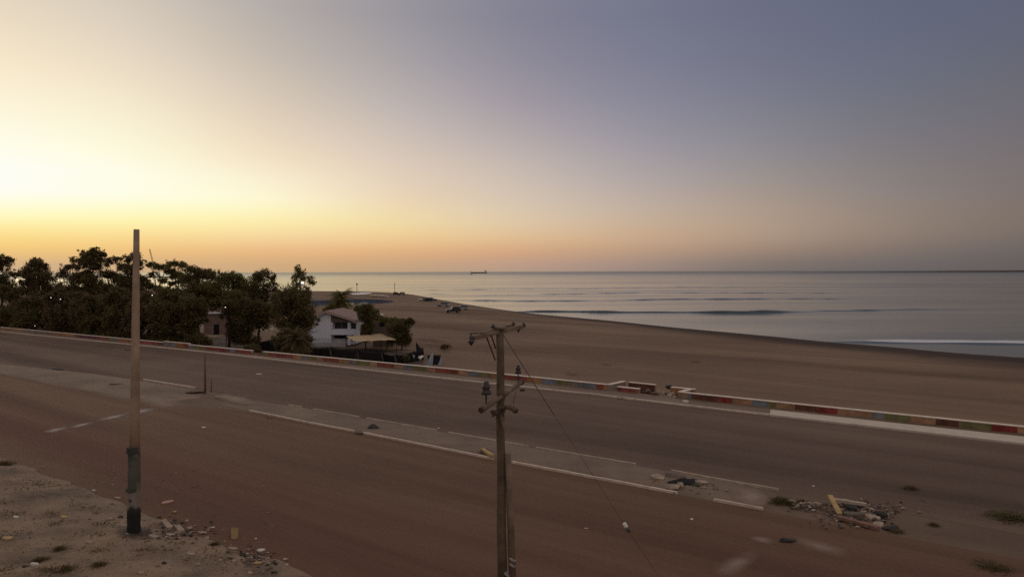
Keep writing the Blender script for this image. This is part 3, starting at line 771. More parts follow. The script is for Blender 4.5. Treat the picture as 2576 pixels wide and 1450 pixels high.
# guy wire to an anchor in the ground, with its white egg insulator
ga = atd(1266, 842, D0); gb = Vector((4.95, 18.0, 0.0))
m_ = MB(); sag = [ga.lerp(gb, t) + Vector((0, 0, -0.05 * math.sin(math.pi * t))) for t in np.linspace(0, 1, 12)]
m_.tube([L(p) for p in sag[:4]], 0.012, 6); m_.tube([L(p) for p in sag[3:]], 0.006, 6); gw = m_.build('guy_wire', M_wire, root)
best = min(np.linspace(0, 1, 400), key=lambda t: abs(((HC - ga.lerp(gb, t).z) / ga.lerp(gb, t).y) - (1320 - 682.5) / F))
gp = ga.lerp(gb, best) + Vector((0, 0, -0.05 * math.sin(math.pi * best))); gd = (gb - ga).normalized()
m_ = MB(); m_.lathe(L(gp) - gd * 0.06, [(0.02, 0), (0.055, 0.02), (0.065, 0.05), (0.045, 0.08), (0.06, 0.11), (0.05, 0.14), (0.015, 0.16)], 12, axis=gd)
m_.build('egg_insulator', mat('white_porcelain', (0.68, 0.63, 0.58), 0.4, 0.1, 5), gw, smooth=True)
m_ = MB(); m_.lathe(L(gp) + gd * 0.10, [(0.012, 0), (0.045, 0.02), (0.05, 0.09), (0.012, 0.12)], 10, axis=gd); m_.build('wire_clamp', M_porc, gw, smooth=True)

# tall bare pole on the left
LB = at(337, 1335, 0.15); LB.z = 0.12
LD = LB.y; LT = atd(343.5, 576.5, LD)
root = thing('bare_pole', 'tall bare tapered pole with patched dark sleeve standing in the dirt verge', 'pole', LB)
def L2(p): return Vector(p) - LB
M_bare = mat('bare_pole_concrete', (0.36, 0.25, 0.18), 0.85, 0.3, 1.3, 0.008, 20)
ss = atd(338.5, 1124, LD)
m_ = MB(); ts = np.linspace(0, 1, 8)
m_.tube([L2(ss) .lerp(L2(LT), t) + Vector((0, 0, -0.15 if t == 0 else 0)) for t in ts], list(np.linspace(0.178, 0.098, 8)), 18); m_.build('shaft', M_bare, root, smooth=True)
# sleeve: irregular, stained, charred at the foot
m, nt, b = nodes_of('sleeve_stained')
tc = N(nt, 'ShaderNodeTexCoord'); sx_ = N(nt, 'ShaderNodeSeparateXYZ'); nt.links.new(tc.outputs['Object'], sx_.inputs[0])
nz = N(nt, 'ShaderNodeTexNoise'); nz.inputs['Scale'].default_value = 2.2; nz.inputs['Detail'].default_value = 7; nt.links.new(tc.outputs['Object'], nz.inputs['Vector'])
mm = N(nt, 'ShaderNodeMath', operation='MULTIPLY_ADD'); nt.links.new(nz.outputs['Fac'], mm.inputs[0]); mm.inputs[1].default_value = 2.4; mm.inputs[2].default_value = -1.2
aa = N(nt, 'ShaderNodeMath', operation='ADD'); nt.links.new(mm.outputs[0], aa.inputs[0]); nt.links.new(sx_.outputs['Z'], aa.inputs[1])
rm = N(nt, 'ShaderNodeMapRange'); rm.inputs[1].default_value = 0.0; rm.inputs[2].default_value = 3.2; nt.links.new(aa.outputs[0], rm.inputs[0])
cr = N(nt, 'ShaderNodeValToRGB'); e = cr.color_ramp.elements
e[0].position = 0.2; e[0].color = (0.012, 0.011, 0.009, 1); e[1].position = 0.95; e[1].color = (0.045, 0.045, 0.035, 1)
for p_, c_ in ((0.29, (0.03, 0.028, 0.022)), (0.34, (0.25, 0.20, 0.17)), (0.47, (0.22, 0.175, 0.15)), (0.53, (0.085, 0.078, 0.062)), (0.8, (0.12, 0.11, 0.088))):
    k = e.new(p_); k.color = c4(c_)
nt.links.new(rm.outputs[0], cr.inputs['Fac']); nt.links.new(cr.outputs['Color'], b.inputs['Base Color']); b.inputs['Roughness'].default_value = 0.85
m_ = MB(); zz = np.linspace(-0.2, L2(ss).z, 14)
base_ = Vector((0, 0, 0)); top_ = L2(ss)
prs = []; rds = []
for i, z in enumerate(zz):
    t = z / top_.z
    prs.append(Vector((top_.x * t - 0.01, top_.y * t, z))); rds.append(0.235 - 0.035 * t + 0.012 * math.sin(i * 2.3))
m_.tube(prs, rds, 16); slv = m_.build('sleeve', m, root, smooth=True)
m_ = MB(); m_.tube([prs[7] + Vector((-.04, -.02, -.06)), prs[7] + Vector((-.04, -.02, .06))], 0.235, 14); m_.build('collar', mat('sleeve_band', (0.07, 0.065, 0.052), 0.8, 0.3, 5), root)
m_ = MB(); m_.tube([prs[-1] + Vector((-.03, -.01, -.2)), prs[-1] + Vector((-.03, -.01, .02))], [0.24, 0.22], 9); m_.build('collar', mat('sleeve_rim', (0.05, 0.05, 0.042), 0.8, 0.4, 5), root)

# thin rusty post at the tip of the far median
pb = at(516, 988, 0.02)
mt = mat('rust_post', (0.17, 0.10, 0.085), 0.8, 0.3, 3)
m_ = MB(); m_.tube([pb + Vector((0, 0, -.1)), pb + Vector((0.02, 0, 1.6)), pb + Vector((0, 0, 3.15))], [0.085, 0.075, 0.07], 10)
o = m_.build('rusty_post', mt, smooth=True); tag(o, 'thin reddish rusty post standing alone at the tip of the far median', 'post')
pb = at(531, 983, 0.02); m_ = MB(); m_.tube([pb + Vector((0, 0, -.1)), pb + Vector((0.03, 0, .5)), pb + Vector((0.02, 0, 1.0))], [0.05, 0.045, 0.04], 8)
o = m_.build('short_stake', mt, smooth=True); tag(o, 'short dark stake right beside the thin rusty post', 'stake')

# ------------------------------------------------------------------ trees
def leafmat(name, c1, c2):
    m, nt, b = nodes_of(name)
    g = N(nt, 'ShaderNodeNewGeometry'); cr = N(nt, 'ShaderNodeValToRGB')
    cr.color_ramp.elements[0].color = c4(c1); cr.color_ramp.elements[1].color = c4(c2)
    nt.links.new(g.outputs['Random Per Island'], cr.inputs['Fac']); nt.links.new(cr.outputs['Color'], b.inputs['Base Color'])
    b.inputs['Roughness'].default_value = 0.75; b.inputs['Specular IOR Level'].default_value = 0.15
    tr = N(nt, 'ShaderNodeBsdfTranslucent'); ms = N(nt, 'ShaderNodeMixShader'); ms.inputs['Fac'].default_value = 0.4
    nt.links.new(cr.outputs['Color'], tr.inputs['Color']); nt.links.new(b.outputs[0], ms.inputs[1]); nt.links.new(tr.outputs[0], ms.inputs[2])
    nt.links.new(ms.outputs[0], nt.nodes['Material Output'].inputs['Surface'])
    return m
M_leaf = leafmat('foliage_dark', (0.085, 0.068, 0.028), (0.215, 0.165, 0.072))
M_leaf2 = leafmat('foliage_olive', (0.100, 0.090, 0.028), (0.245, 0.205, 0.068))
M_leafb = leafmat('foliage_brown', (0.105, 0.075, 0.036), (0.230, 0.162, 0.080))
M_bark = mat('bark', (0.045, 0.032, 0.024), 0.9, 0.35, 3, 0.02)

def leaves(mb, rnd, clumps, n, size, flat=1.0):
    """n leaf sprays in ragged tufts spread through ellipsoid clumps (centre, radii)"""
    tufts = []; W = []
    for c in clumps:
        r = c[1]; k = 16 + int(8 * rnd.random())
        for _ in range(k):
            d = Vector((rnd.gauss(0, 1), rnd.gauss(0, 1), rnd.gauss(0, 1))).normalized() * rnd.random() ** 0.5 * 0.86
            f = rnd.uniform(0.26, 0.50)
            tr = (max(.25, r[0] * f), max(.25, r[1] * f), max(.25, (r[2] * .6 + r[0] * .4) * f * rnd.uniform(.8, 1.1)))
            if rnd.random() < .38:      # outlying sprays
                d = d.normalized() * rnd.uniform(.85, 1.28); f = rnd.uniform(.10, .22); tr = (max(.16, r[0] * f), max(.16, r[1] * f), max(.16, r[0] * f * rnd.uniform(.7, 1.3)))
            tufts.append((Vector(c[0]) + Vector((d.x * r[0], d.y * r[1], d.z * r[2])), tr)); W.append(tr[0] * tr[2] * (1.0 if rnd.random() < .8 else .4))
    cum = list(np.cumsum(W))
    for c in rnd.choices(tufts, cum_weights=cum, k=n):
        d = Vector((rnd.gauss(0, .52), rnd.gauss(0, .52), rnd.gauss(0, .56)))
        p = c[0] + Vector((d.x * c[1][0], d.y * c[1][1], d.z * c[1][2] - .12 * d.length_squared * c[1][2]))
        a = Vector((rnd.gauss(0, 1), rnd.gauss(0, 1), rnd.gauss(0, 0.7) - 0.35)).normalized()
        bb = a.cross(Vector((rnd.gauss(0, 1), rnd.gauss(0, 1), rnd.gauss(0, 1)))).normalized()
        s = size * rnd.uniform(0.5, 1.4); w = s * rnd.uniform(0.28, 0.55)
        t = a * s; q = bb * w
        mb.add([p - t, p + q * 0.9 - t * .1, p + t, p - q * 0.9 + t * .1], [(0, 1, 2, 3)])

def tree(name, label, base, clumps, n, size, lm, trunk=(0.22, 0.1), group=None, cat='tree', seed=1, limbs=True, trunk_top=None):
    """clumps in metres relative to base"""
    rnd = random.Random(seed)
    root = thing(name, label, cat, base, 0, group)
    tk = MB()
    top = trunk_top or (sum((Vector(c[0]) for c in clumps), Vector()) / len(clumps))
    fork = Vector((top.x * 0.5, top.y * 0.5, top.z * 0.55))
    tk.tube([Vector((0, 0, -0.4)), fork * 0.5 + Vector((rnd.uniform(-.2, .2), 0, 0)), fork], [trunk[0] * 1.2, trunk[0], trunk[0] * .8], 8)
    if limbs:
        for c in clumps[:9]:
            e = Vector(c[0]) + Vector((0, 0, c[1][2] * 0.2))
            md = fork.lerp(e, .5) + Vector((rnd.uniform(-.3, .3), rnd.uniform(-.3, .3), rnd.uniform(0, .4)))
            tk.tube([fork, md, e], [trunk[0] * .6, trunk[1] * .7, trunk[1] * .3], 6)
    tk.build('trunk', M_bark, root, smooth=True, fix=False)
    cr = MB(); leaves(cr, rnd, clumps, n, size); cr.build('crown', lm, root, fix=False)
    return root

def px2m(depth): return depth / F
def crown_at(base, depth, items):
    """items: (u, v, half width px, half height px[, depth half m]) -> clump list relative to base"""
    out = []
    for it in items:
        p = atd(it[0], it[1], depth + (it[5] if len(it) > 5 else 0)); k = px2m(depth)
        rx = it[2] * k; rz = it[3] * k; ry = it[4] if len(it) > 4 and it[4] else max(rx, rz) * .9
        out.append((p - base, (rx, ry, rz)))
    return out
def T(label, ub, depth, items, n, size, lm, name='tree', seed=1, trunk=(0.2, 0.09), group='dark trees behind the sea wall', cat='tree', z=None, fill=0):
    p = atd(ub, 800, depth); base = Vector((p.x, depth, bz(p.x, depth) if z is None else z))
    if fill:
        items = list(items) + [(ub - 14, fill, 30, 17), (ub + 16, fill + 4, 28, 17)]; n = int(n * 1.35)
    return tree(name, label, base, crown_at(base, depth, items), int(n * 5.0), size * .52, lm, trunk, group, cat, seed)

# tall trees at the back, left to right
T('tree cut by the left edge of the photo, with a small round top', 2, 142, [(2, 664, 26, 24), (22, 652, 14, 7), (-20, 650, 20, 16), (0, 700, 40, 24), (45, 690, 18, 8)], 3400, 0.30, M_leaf, seed=11, fill=724)
T('domed tree second from the left edge, sky on both sides of its crown', 95, 138, [(92, 664, 20, 15), (106, 672, 18, 14), (82, 685, 26, 16), (112, 700, 34, 18), (70, 712, 26, 14)], 3600, 0.30, M_leafb, seed=12, fill=724)
T('airy small tree between the domed tree and the tallest tree', 165, 145, [(186, 655, 10, 10), (172, 668, 16, 9), (198, 672, 14, 10), (160, 690, 26, 14), (190, 700, 24, 16)], 2200, 0.28, M_leafb, seed=13, fill=724)
T('tallest tree of the left group, broad dark top left of the bare pole', 226, 134, [(222, 640, 22, 16), (242, 636, 16, 12), (208, 656, 18, 16), (236, 664, 28, 20), (222, 694, 36, 22), (262, 640, 5, 4)], 5200, 0.30, M_leaf, seed=14, fill=724)
T('loose tree with gaps just left of the bare pole', 288, 140, [(276, 655, 14, 9), (296, 650, 14, 8), (306, 668, 14, 10), (270, 690, 24, 14), (300, 702, 26, 14)], 2500, 0.28, M_leafb, seed=15, fill=724)
T('tree whose top shows directly behind the bare pole', 332, 136, [(334, 644, 18, 11), (318, 652, 12, 8), (352, 660, 14, 10), (330, 676, 22, 14), (338, 704, 32, 18)], 3200, 0.29, M_leaf, seed=16, fill=724)
T('thin see-through tree just right of the bare pole', 398, 141, [(378, 664, 13, 7), (400, 672, 16, 8), (420, 668, 12, 6), (384, 690, 14, 6), (410, 704, 18, 8), (372, 720, 24, 10), (416, 726, 26, 10)], 1700, 0.27, M_leaf2, seed=17)
T('pale topped tree with drooping sprays between thin tree and dark round tree', 442, 143, [(438, 662, 18, 8), (456, 668, 16, 9), (428, 680, 16, 8), (450, 692, 22, 10), (462, 706, 20, 10), (434, 712, 14, 6)], 2300, 0.27, M_leaf2, seed=18)
T('broad dark round tree in the middle of the tree row', 498, 124, [(498, 684, 30, 17), (478, 700, 26, 18), (524, 694, 24, 16), (500, 724, 48, 28), (478, 760, 52, 34), (528, 740, 26, 26), (545, 752, 34, 24), (470, 800, 40, 30), (440, 740, 40, 20)], 7200, 0.30, M_leaf, seed=19)
T('dense green tree with a low flat dome left of the sea gap', 575, 122, [(572, 694, 26, 13), (594, 702, 24, 14), (556, 708, 22, 16), (578, 730, 42, 24), (612, 728, 30, 24), (560, 756, 44, 18), (602, 756, 40, 22), (530, 728, 30, 20)], 5600, 0.30, M_leaf2, seed=20)
T('sparse topped tree with the sea showing through its right side', 648, 120, [(664, 688, 22, 9), (646, 698, 22, 12), (686, 698, 13, 9), (680, 716, 18, 9), (650, 722, 34, 20), (625, 748, 36, 26), (660, 752, 28, 22), (690, 728, 8, 5), (640, 776, 44, 26), (684, 752, 22, 16), (690, 785, 20, 22)], 4600, 0.27, M_leaf, seed=21)
T('dark full crowned tree hiding the yard left of the white house', 622, 112, [(600, 760, 40, 30), (634, 778, 40, 32), (612, 806, 36, 34), (590, 826, 22, 26), (610, 838, 26, 22), (660, 800, 24, 26), (604, 852, 26, 14), (640, 856, 16, 10), (600, 786, 40, 26), (664, 776, 30, 24)], 6500, 0.32, M_leaf, seed=22)
T('slender wispy tree rising into the sea view left of the palm', 750, 108, [(748, 676, 9, 10), (756, 688, 18, 10), (744, 702, 13, 9), (770, 700, 17, 7), (786, 710, 9, 4), (748, 716, 20, 9), (738, 726, 18, 9)], 420, 0.30, M_leaf2, seed=23)
T('big dark bushy tree covering the left corner of the white house', 742, 101, [(738, 740, 42, 18), (765, 752, 34, 18), (720, 768, 36, 26), (756, 782, 42, 24), (738, 812, 46, 26), (770, 812, 26, 20), (740, 846, 44, 24), (770, 850, 18, 20), (745, 872, 40, 18), (712, 868, 20, 16)], 8200, 0.28, M_leaf, seed=24)
# dense lower row along the wall
row = [(-60, 141, 'low dense tree mass partly outside the left edge'), (18, 135, 'low dense dark tree at the left edge above the wall start'), (92, 128, 'low dense dark tree with two lamps shining in front of it'), (168, 122, 'low dense dark tree left of the bare pole, right of the two lamps'),
       (240, 118, 'low dense dark tree under the tallest tree of the group'), (310, 113, 'low dense dark tree directly behind the bare pole'), (378, 109, 'low dense dark tree right of the bare pole with one lamp'), (438, 106, 'low dense dark tree before the raised wall stretch'), (484, 104, 'low dense dark tree at the left side of the yard gap')]
for i, (u, dpt, lb) in enumerate(row):
    vb = 826 + u * 0.075
    w = 46 if i < 8 else 28
    tp = (722, 716, 738, 722, 742, 724, 736, 726, 744)[i]
    T(lb, u, dpt, [(u - 14, tp + 14, w * .55, 18), (u + 18, tp + 26, w * .6, 18), (u - 34, tp + 30, w * .5, 16), (u, 774, w * 1.1, 26), (u + 6, 796, w * 1.1, 24), (u - 10, 812, w, 24), (u + 14, vb - 2, w * 1.1, 20), (u - 16, vb + 6, w, 14)], 6500, 0.36, M_leaf if i % 3 else M_leafb, seed=40 + i)

# palm trees
def frond(mb, base, az, elev, length, droop, rnd):
    d = Vector((math.cos(az), math.sin(az), 0)); side = Vector((-d.y, d.x, 0))
    pts = []
    for k in range(9):
        t = k / 8
        pts.append(base + d * (length * t * math.cos(elev * (1 - t * .5))) + Vector((0, 0, length * (math.sin(elev) * t - droop * t * t))))
    mb.tube(pts, [0.03, .028, .026, .024, .02, .018, .014, .01, .006], 4, caps=False)
    for k in range(26):
        t = 0.12 + 0.86 * k / 25
        i = min(7, int(t * 8)); p = pts[i].lerp(pts[i + 1], t * 8 - i); fw = (pts[i + 1] - pts[i]).normalized()
        l = length * 0.24 * math.sin(math.pi * (0.12 + 0.86 * t)) + 0.08
        for s in (-1, 1):
            tip = p + side * s * l * .75 + fw * l * .55 + Vector((0, 0, -l * rnd.uniform(.15, .6)))
            mb.add([p - fw * .04, p + fw * .04, tip], [(0, 1, 2)])
def palm(label, base, h, lean, nfr, length, seed, skirt=True, lm=M_leaf2, tr=0.2):
    rnd = random.Random(seed); root = thing('palm_tree', label, 'palm tree', base, 0, 'palms beside the white house')
    tk = MB(); pts = [Vector((lean * t * t, 0, h * t - 0.3)) for t in np.linspace(0, 1, 9)]
    tk.tube(pts, [tr * 1.3, tr * 1.1, tr, tr * .95, tr * .95, tr * .95, tr, tr * 1.05, tr * 1.1], 10); tk.build('trunk', M_bark, root)
    cr = MB(); c = pts[-1]
    for k in range(nfr):
        e = rnd.uniform(-0.7 if skirt else 0, 1.25)
        frond(cr, c + Vector((rnd.uniform(-.1, .1), rnd.uniform(-.1, .1), rnd.uniform(-.3, .2))), k * 2.39996 + rnd.uniform(-.2, .2), e, length * rnd.uniform(.8, 1.1), rnd.uniform(.25, .55), rnd)
    cr.build('crown', lm, root, fix=False)
    if skirt:
        sk = MB()
        for k in range(nfr):
            frond(sk, c + Vector((0, 0, -.3)), rnd.uniform(0, 6.28), rnd.uniform(-1.3, -.7), length * rnd.uniform(.5, .8), .35, rnd)
        sk.build('dead_fronds', M_leafb, root, fix=False)
    return root
pp = atd(853, 742, 158); palm('round topped palm tree behind the roof of the white house', Vector((pp.x, 158, bz(pp.x, 158))), pp.z - bz(pp.x, 158), 0.4, 64, 3.1, 61)
pp = atd(742, 838, 96); palm('short shaggy palm in front of the big dark bushy tree', Vector((pp.x, 96, bz(pp.x, 96))), pp.z - bz(pp.x, 96), 0.2, 46, 2.3, 62, lm=M_leafb, tr=.22)

# bushes round the house
def B(label, ub, depth, items, n, size, lm, seed, name='bush', cat='bush', group='bushes around the white house'):
    return T(label, ub, depth, items, n, size, lm, name, seed, (0.09, 0.04), group, cat)
B('tall dark conical bush right of the white house', 920, 121, [(924, 776, 17, 13), (920, 796, 21, 18), (921, 818, 19, 18), (922, 832, 15, 12), (912, 790, 12, 10), (921, 846, 14, 12)], 4600, 0.2, M_leaf, 71, 'conical_tree', 'tree')
B('pale green loose bush behind the roof right edge', 905, 150, [(902, 784, 14, 12), (914, 772, 18, 8), (935, 778, 14, 12), (894, 800, 10, 10)], 2200, 0.2, M_leaf2, 72)
B('spreading olive bush between conical bush and hedge', 952, 126, [(950, 800, 16, 12), (944, 786, 10, 10), (962, 806, 12, 7), (940, 812, 12, 14)], 2300, 0.2, M_leaf2, 73)
B('wide dark hedge bush at the beach side of the yard', 1008, 118, [(1002, 818, 24, 14), (1024, 814, 17, 12), (1000, 836, 26, 18), (1018, 834, 16, 14), (1032, 806, 9, 7), (984, 830, 10, 12), (1004, 856, 26, 12), (1022, 852, 14, 10)], 5200, 0.2, M_leaf, 74, 'hedge', 'hedge')
B('thin flat green creeper on top of the garden wall', 972, 121, [(966, 803, 16, 5), (985, 804, 16, 5), (1004, 805, 14, 5)], 1500, 0.18, M_leaf2, 75, 'creeper', 'creeper')
B('small brown shrub on the sand beyond the net fence', 1120, 119, [(1124, 870, 12, 4), (1114, 871, 8, 3)], 500, 0.13, M_leafb, 76)
B('low dry scrub below the palm beside the blue screen', 834, 150, [(832, 770, 10, 12), (826, 778, 12, 10)], 1200, 0.2, M_leaf2, 77)
B('yellowish small bush inside the net fence by the sea wall', 1016, 99, [(1022, 897, 8, 6), (1018, 902, 6, 5)], 500, 0.12, M_leaf2, 78)
B('low dark bush on rubble where the wall is broken', 640, 95, [(636, 874, 18, 9), (650, 882, 14, 8), (624, 874, 10, 8), (640, 892, 22, 8)], 900, 0.16, M_leaf, 79)

# ------------------------------------------------------------------ white house and its yard
M_white = mat('white_render', (0.78, 0.77, 0.86), 0.8, 0.07, 0.8, 0.01)
M_whitedim = mat('grey_render', (0.42, 0.385, 0.385), 0.85, 0.2, 1.2, 0.01)
M_brownwall = mat('brown_cladding', (0.17, 0.115, 0.095), 0.85, 0.2, 2)
M_glass = mat('dark_glass', (0.03, 0.028, 0.028), 0.25, 0.3, 1, spec=0.5)
M_dark = mat('dark_interior', (0.012, 0.010, 0.010), 0.9, 0.3, 1)
def rooftile():
    m, nt, b = nodes_of('roof_tiles')
    tc = N(nt, 'ShaderNodeTexCoord'); w = N(nt, 'ShaderNodeTexWave'); w.inputs['Scale'].default_value = 1.2; w.inputs['Distortion'].default_value = 0.8; w.bands_direction = 'Y'
    nt.links.new(tc.outputs['Object'], w.inputs['Vector'])
    n = N(nt, 'ShaderNodeTexNoise'); n.inputs['Scale'].default_value = 1.2; n.inputs['Detail'].default_value = 6; nt.links.new(tc.outputs['Object'], n.inputs['Vector'])
    mx = N(nt, 'ShaderNodeMix', data_type='FLOAT'); mx.inputs['Factor'].default_value = .6; nt.links.new(w.outputs['Fac'], mx.inputs['A']); nt.links.new(n.outputs['Fac'], mx.inputs['B'])
    cr = N(nt, 'ShaderNodeValToRGB'); cr.color_ramp.elements[0].color = (0.17, 0.10, 0.085, 1); cr.color_ramp.elements[1].color = (0.36, 0.235, 0.20, 1)
    nt.links.new(mx.outputs['Result'], cr.inputs['Fac']); nt.links.new(cr.outputs['Color'], b.inputs['Base Color']); b.inputs['Roughness'].default_value = .85
    return m
M_roof = rooftile()
hd = 124.0
hb = atd(776, 866, hd); hb.z = atd(776, 866, hd).z
Hloc = Vector((hb.x, hd, min(hb.z, -2.2)))
k = hd / F
HW = (896 - 776) * k
root = thing('house', 'white two storey house with sloping tiled roof and shaded balcony', 'house', Hloc, rad(-4))
def hx(u): return (u - 776) * k
def hz(v): return (866 - v) * k
Dp = 9.0
xl, xm, xr = hx(776), hx(834), hx(893)
zpk, zle, zre = hz(781), hz(806), hz(802)
mb = MB()
pk = hx(822)
# left block: full height
mb.prism([(xl, 0, 0), (xm, 0, 0), (xm, 0, hz(786)), (pk, 0, zpk), (xl, 0, zle)], (0, Dp, 0))
mb.prism([(xm, 1.3, 0), (xr - .5, 1.3, 0), (xr - .5, 1.3, zre), (xm, 1.3, hz(786))], (0, Dp - 1.31, 0))
mb.box(((xm + xr) / 2 + .02, 0.62, (hz(840) + hz(825.5)) / 2), (xr - xm + .3, 1.30, hz(825.5) - hz(840)))       # balcony parapet block
mb.build('wall', M_white, root)
mb = MB(); mb.prism([(xm + .003, 0.06, hz(808)), (hx(887), 0.06, hz(808)), (hx(887), 0.06, hz(803)), (xm + .003, 0.06, hz(788))], (0, 0.14, 0)); mb.build('gable_panel', M_brownwall, root)
mb = MB(); mb.box((hx(857), 1.2, (hz(809) + hz(825)) / 2), (hx(875) - hx(839), .1, hz(809) - hz(825) - .05)); w_ = mb.build('window', M_glass, root)
mb = MB(); mb.box((hx(857), 1.13, hz(817)), (.06, .05, .95)); mb.box((hx(857), 1.12, hz(809)), (hx(876) - hx(838), .08, .07)); mb.build('window_frame', M_whitedim, w_)
mb = MB(); mb.box((hx(879.5), .25, (hz(866) + hz(806)) / 2), (.42, .32, hz(806) - hz(866))); mb.build('column', M_white, root, bevel=.02)
mb = MB(); mb.box((hx(834) + .13, .14, (hz(825) + hz(808)) / 2), (.24, .26, hz(808) - hz(825))); mb.build('column', M_white, root, bevel=.02)
mb = MB(); mb.box((hx(890), .5, hz(819)), (hx(896) - hx(884), .1, hz(811) - hz(828))); mb.build('window', M_glass, root)
mb = MB(); mb.box((hx(857), 1.24, hz(846)), (hx(877) - hx(838), .1, hz(840) - hz(852))); mb.build('doorway', M_dark, root)
# roof planes with overhang
mb = MB()
th = 0.14
def slab(p0, p1, y0, y1):
    n_ = Vector((-(p1[1] - p0[1]), 0, p1[0] - p0[0])).normalized() * th
    a = [Vector((p0[0], y0, p0[1])), Vector((p1[0], y0, p1[1])), Vector((p1[0], y1, p1[1])), Vector((p0[0], y1, p0[1]))]
    mb.add(a + [q + n_ for q in a], [(3, 2, 1, 0), (4, 5, 6, 7), (0, 1, 5, 4), (1, 2, 6, 5), (2, 3, 7, 6), (3, 0, 4, 7)])
slab((pk, zpk + .02), (hx(899), hz(805)), -.55, Dp + .5)
slab((xl - .4, zle - .2), (pk, zpk + .02), -.55, Dp + .5)
rf = mb.build('roof', M_roof, root, fix=True)
mb = MB(); mb.bar((pk, -.57, zpk - .06), (hx(899), -.57, hz(805) - .06), .05, .2); mb.bar((xl - .4, -.57, zle - .27), (pk, -.57, zpk - .07), .05, .2); mb.build('fascia', mat('fascia_boards', (0.50, 0.38, 0.33), .8, .15, 2), rf)
# terrace with railing
mb = MB(); mb.box((hx(833), -1.6, .1), (hx(881) - hx(786), .2, .9)); mb.build('terrace_wall', M_whitedim, root)
mb = MB()
for i in range(30):
    x = hx(787) + (hx(880) - hx(787)) * i / 29; mb.box((x, -1.6, .85), (.05, .05, .6))
mb.box((hx(833), -1.6, 1.16), (hx(881) - hx(786), .08, .06)); mb.build('railing', M_whitedim, root)

# canopy of beige cloth
ca = [at(870, 846, -0.35), at(958, 838.5, -0.25), at(997, 854, -0.45), at(893, 858.5, -0.5)]
cc = sum(ca, Vector()) / 4
root = thing('shade_canopy', 'flat beige cloth shade canopy in front of the white house', 'canopy', Vector((cc.x, cc.y, -2.5)))
n = 10; mb = MB(); vs5 = []
for i in range(n + 1):
    for j in range(n + 1):
        s, t = i / n, j / n
        p = ca[0].lerp(ca[1], s).lerp(ca[3].lerp(ca[2], s), t)
        vs5.append(p - root.location + Vector((0, 0, -0.22 * math.sin(math.pi * s) * math.sin(math.pi * t) + .03 * math.sin(s * 25))))
mb.add(vs5, [(i * (n + 1) + j, (i + 1) * (n + 1) + j, (i + 1) * (n + 1) + j + 1, i * (n + 1) + j + 1) for i in range(n) for j in range(n)])
cl = mb.build('cloth', mat('beige_cloth', (0.50, 0.36, 0.21), .9, .08, .6), root, smooth=True, fix=False)
so = cl.modifiers.new('thick', 'SOLIDIFY'); so.thickness = .03
for p in ca:
    mb = MB(); q = p - root.location; mb.tube([(q.x, q.y, bz(p.x, p.y) - root.location.z - .2), (q.x, q.y, q.z + .03)], .06, 8); mb.build('post', M_bark, root)

# dark net fence round the yard
M_net = mat('dark_net', (0.022, 0.017, 0.016), .95, .4, .8, .05, 2)
M_net2 = mat('black_net_and_shade', (0.008, 0.007, 0.007), .95, .4, .8, .05, 2)
def net(label, pts, zt, m, seed):
    """net panels hung between posts; pts in picture coords of the top edge at height zt"""
    P = [at(u, v, z_) for (u, v), z_ in zip(pts, zt)]
    base = Vector((P[0].x, P[0].y, bz(P[0].x, P[0].y)))
    root = thing('net_fence', label, 'fence', base, 0, 'net fences around the yard')
    rnd = random.Random(seed)
    for a, c in zip(P[:-1], P[1:]):
        mb = MB(); vv = []; nn, mm_ = 14, 6
        for i in range(nn + 1):
            s = i / nn; top = a.lerp(c, s); zb_ = bz(top.x, top.y) - .1
            top = top + Vector((0, 0, -.18 * math.sin(math.pi * s) + rnd.uniform(-.03, .03)))
            for j in range(mm_ + 1):
                t = j / mm_; vv.append(Vector((top.x + .10 * math.sin(s * 17 + t * 3), top.y + .12 * math.sin(s * 23 + t * 2), top.z + (zb_ - top.z) * t)) - base)
        mb.add(vv, [(i * (mm_ + 1) + j, (i + 1) * (mm_ + 1) + j, (i + 1) * (mm_ + 1) + j + 1, i * (mm_ + 1) + j + 1) for i in range(nn) for j in range(mm_)])
        o = mb.build('net_panel', m, root, fix=False, smooth=True); so = o.modifiers.new('thick', 'SOLIDIFY'); so.thickness = .03
    for p in P:
        mb = MB(); q = p - base; mb.tube([(q.x, q.y, bz(p.x, p.y) - base.z - .2), (q.x, q.y, q.z + .12)], .05, 7); mb.build('post', M_bark, root)
net('long dark brown net fence in front of the white house', [(762, 870), (832, 873), (900, 876), (962, 884)], [-.35, -.35, -.4, -.7], M_net, 1)
net('black net fence corner at the beach end of the yard', [(962, 886), (995, 892), (1040, 883), (1064, 876), (1048, 862)], [-.85, -1.0, -.9, -.9, -.9], M_net2, 2)
# black net sheet stands in for shadow on the earth strip inside the fence
net('dark net sheet standing in for shade at the left end of the yard', [(640, 856), (690, 852), (716, 850)], [-.5, -.5, -.5], M_net2, 3)

# garden wall with a small window
gw0 = atd(938, 808, 124); gw1 = atd(990, 806, 124)
mb = MB(); z0 = bz(gw0.x, 124); mb.box(((gw0.x + gw1.x) / 2, 124, (z0 + gw0.z) / 2), (gw1.x - gw0.x, .3, gw0.z - z0 + .2))
o = mb.build('garden_wall', mat('garden_wall_render', (0.17, 0.125, 0.095), .9, .2, 1.2)); tag(o, 'brown garden wall with a small dark window under the creeper', 'wall')
mb = MB(); p = atd(961, 814, 123.8); mb.box((p.x, 123.83, p.z), (.85, .06, .75)); mb.build('window', M_dark, o)

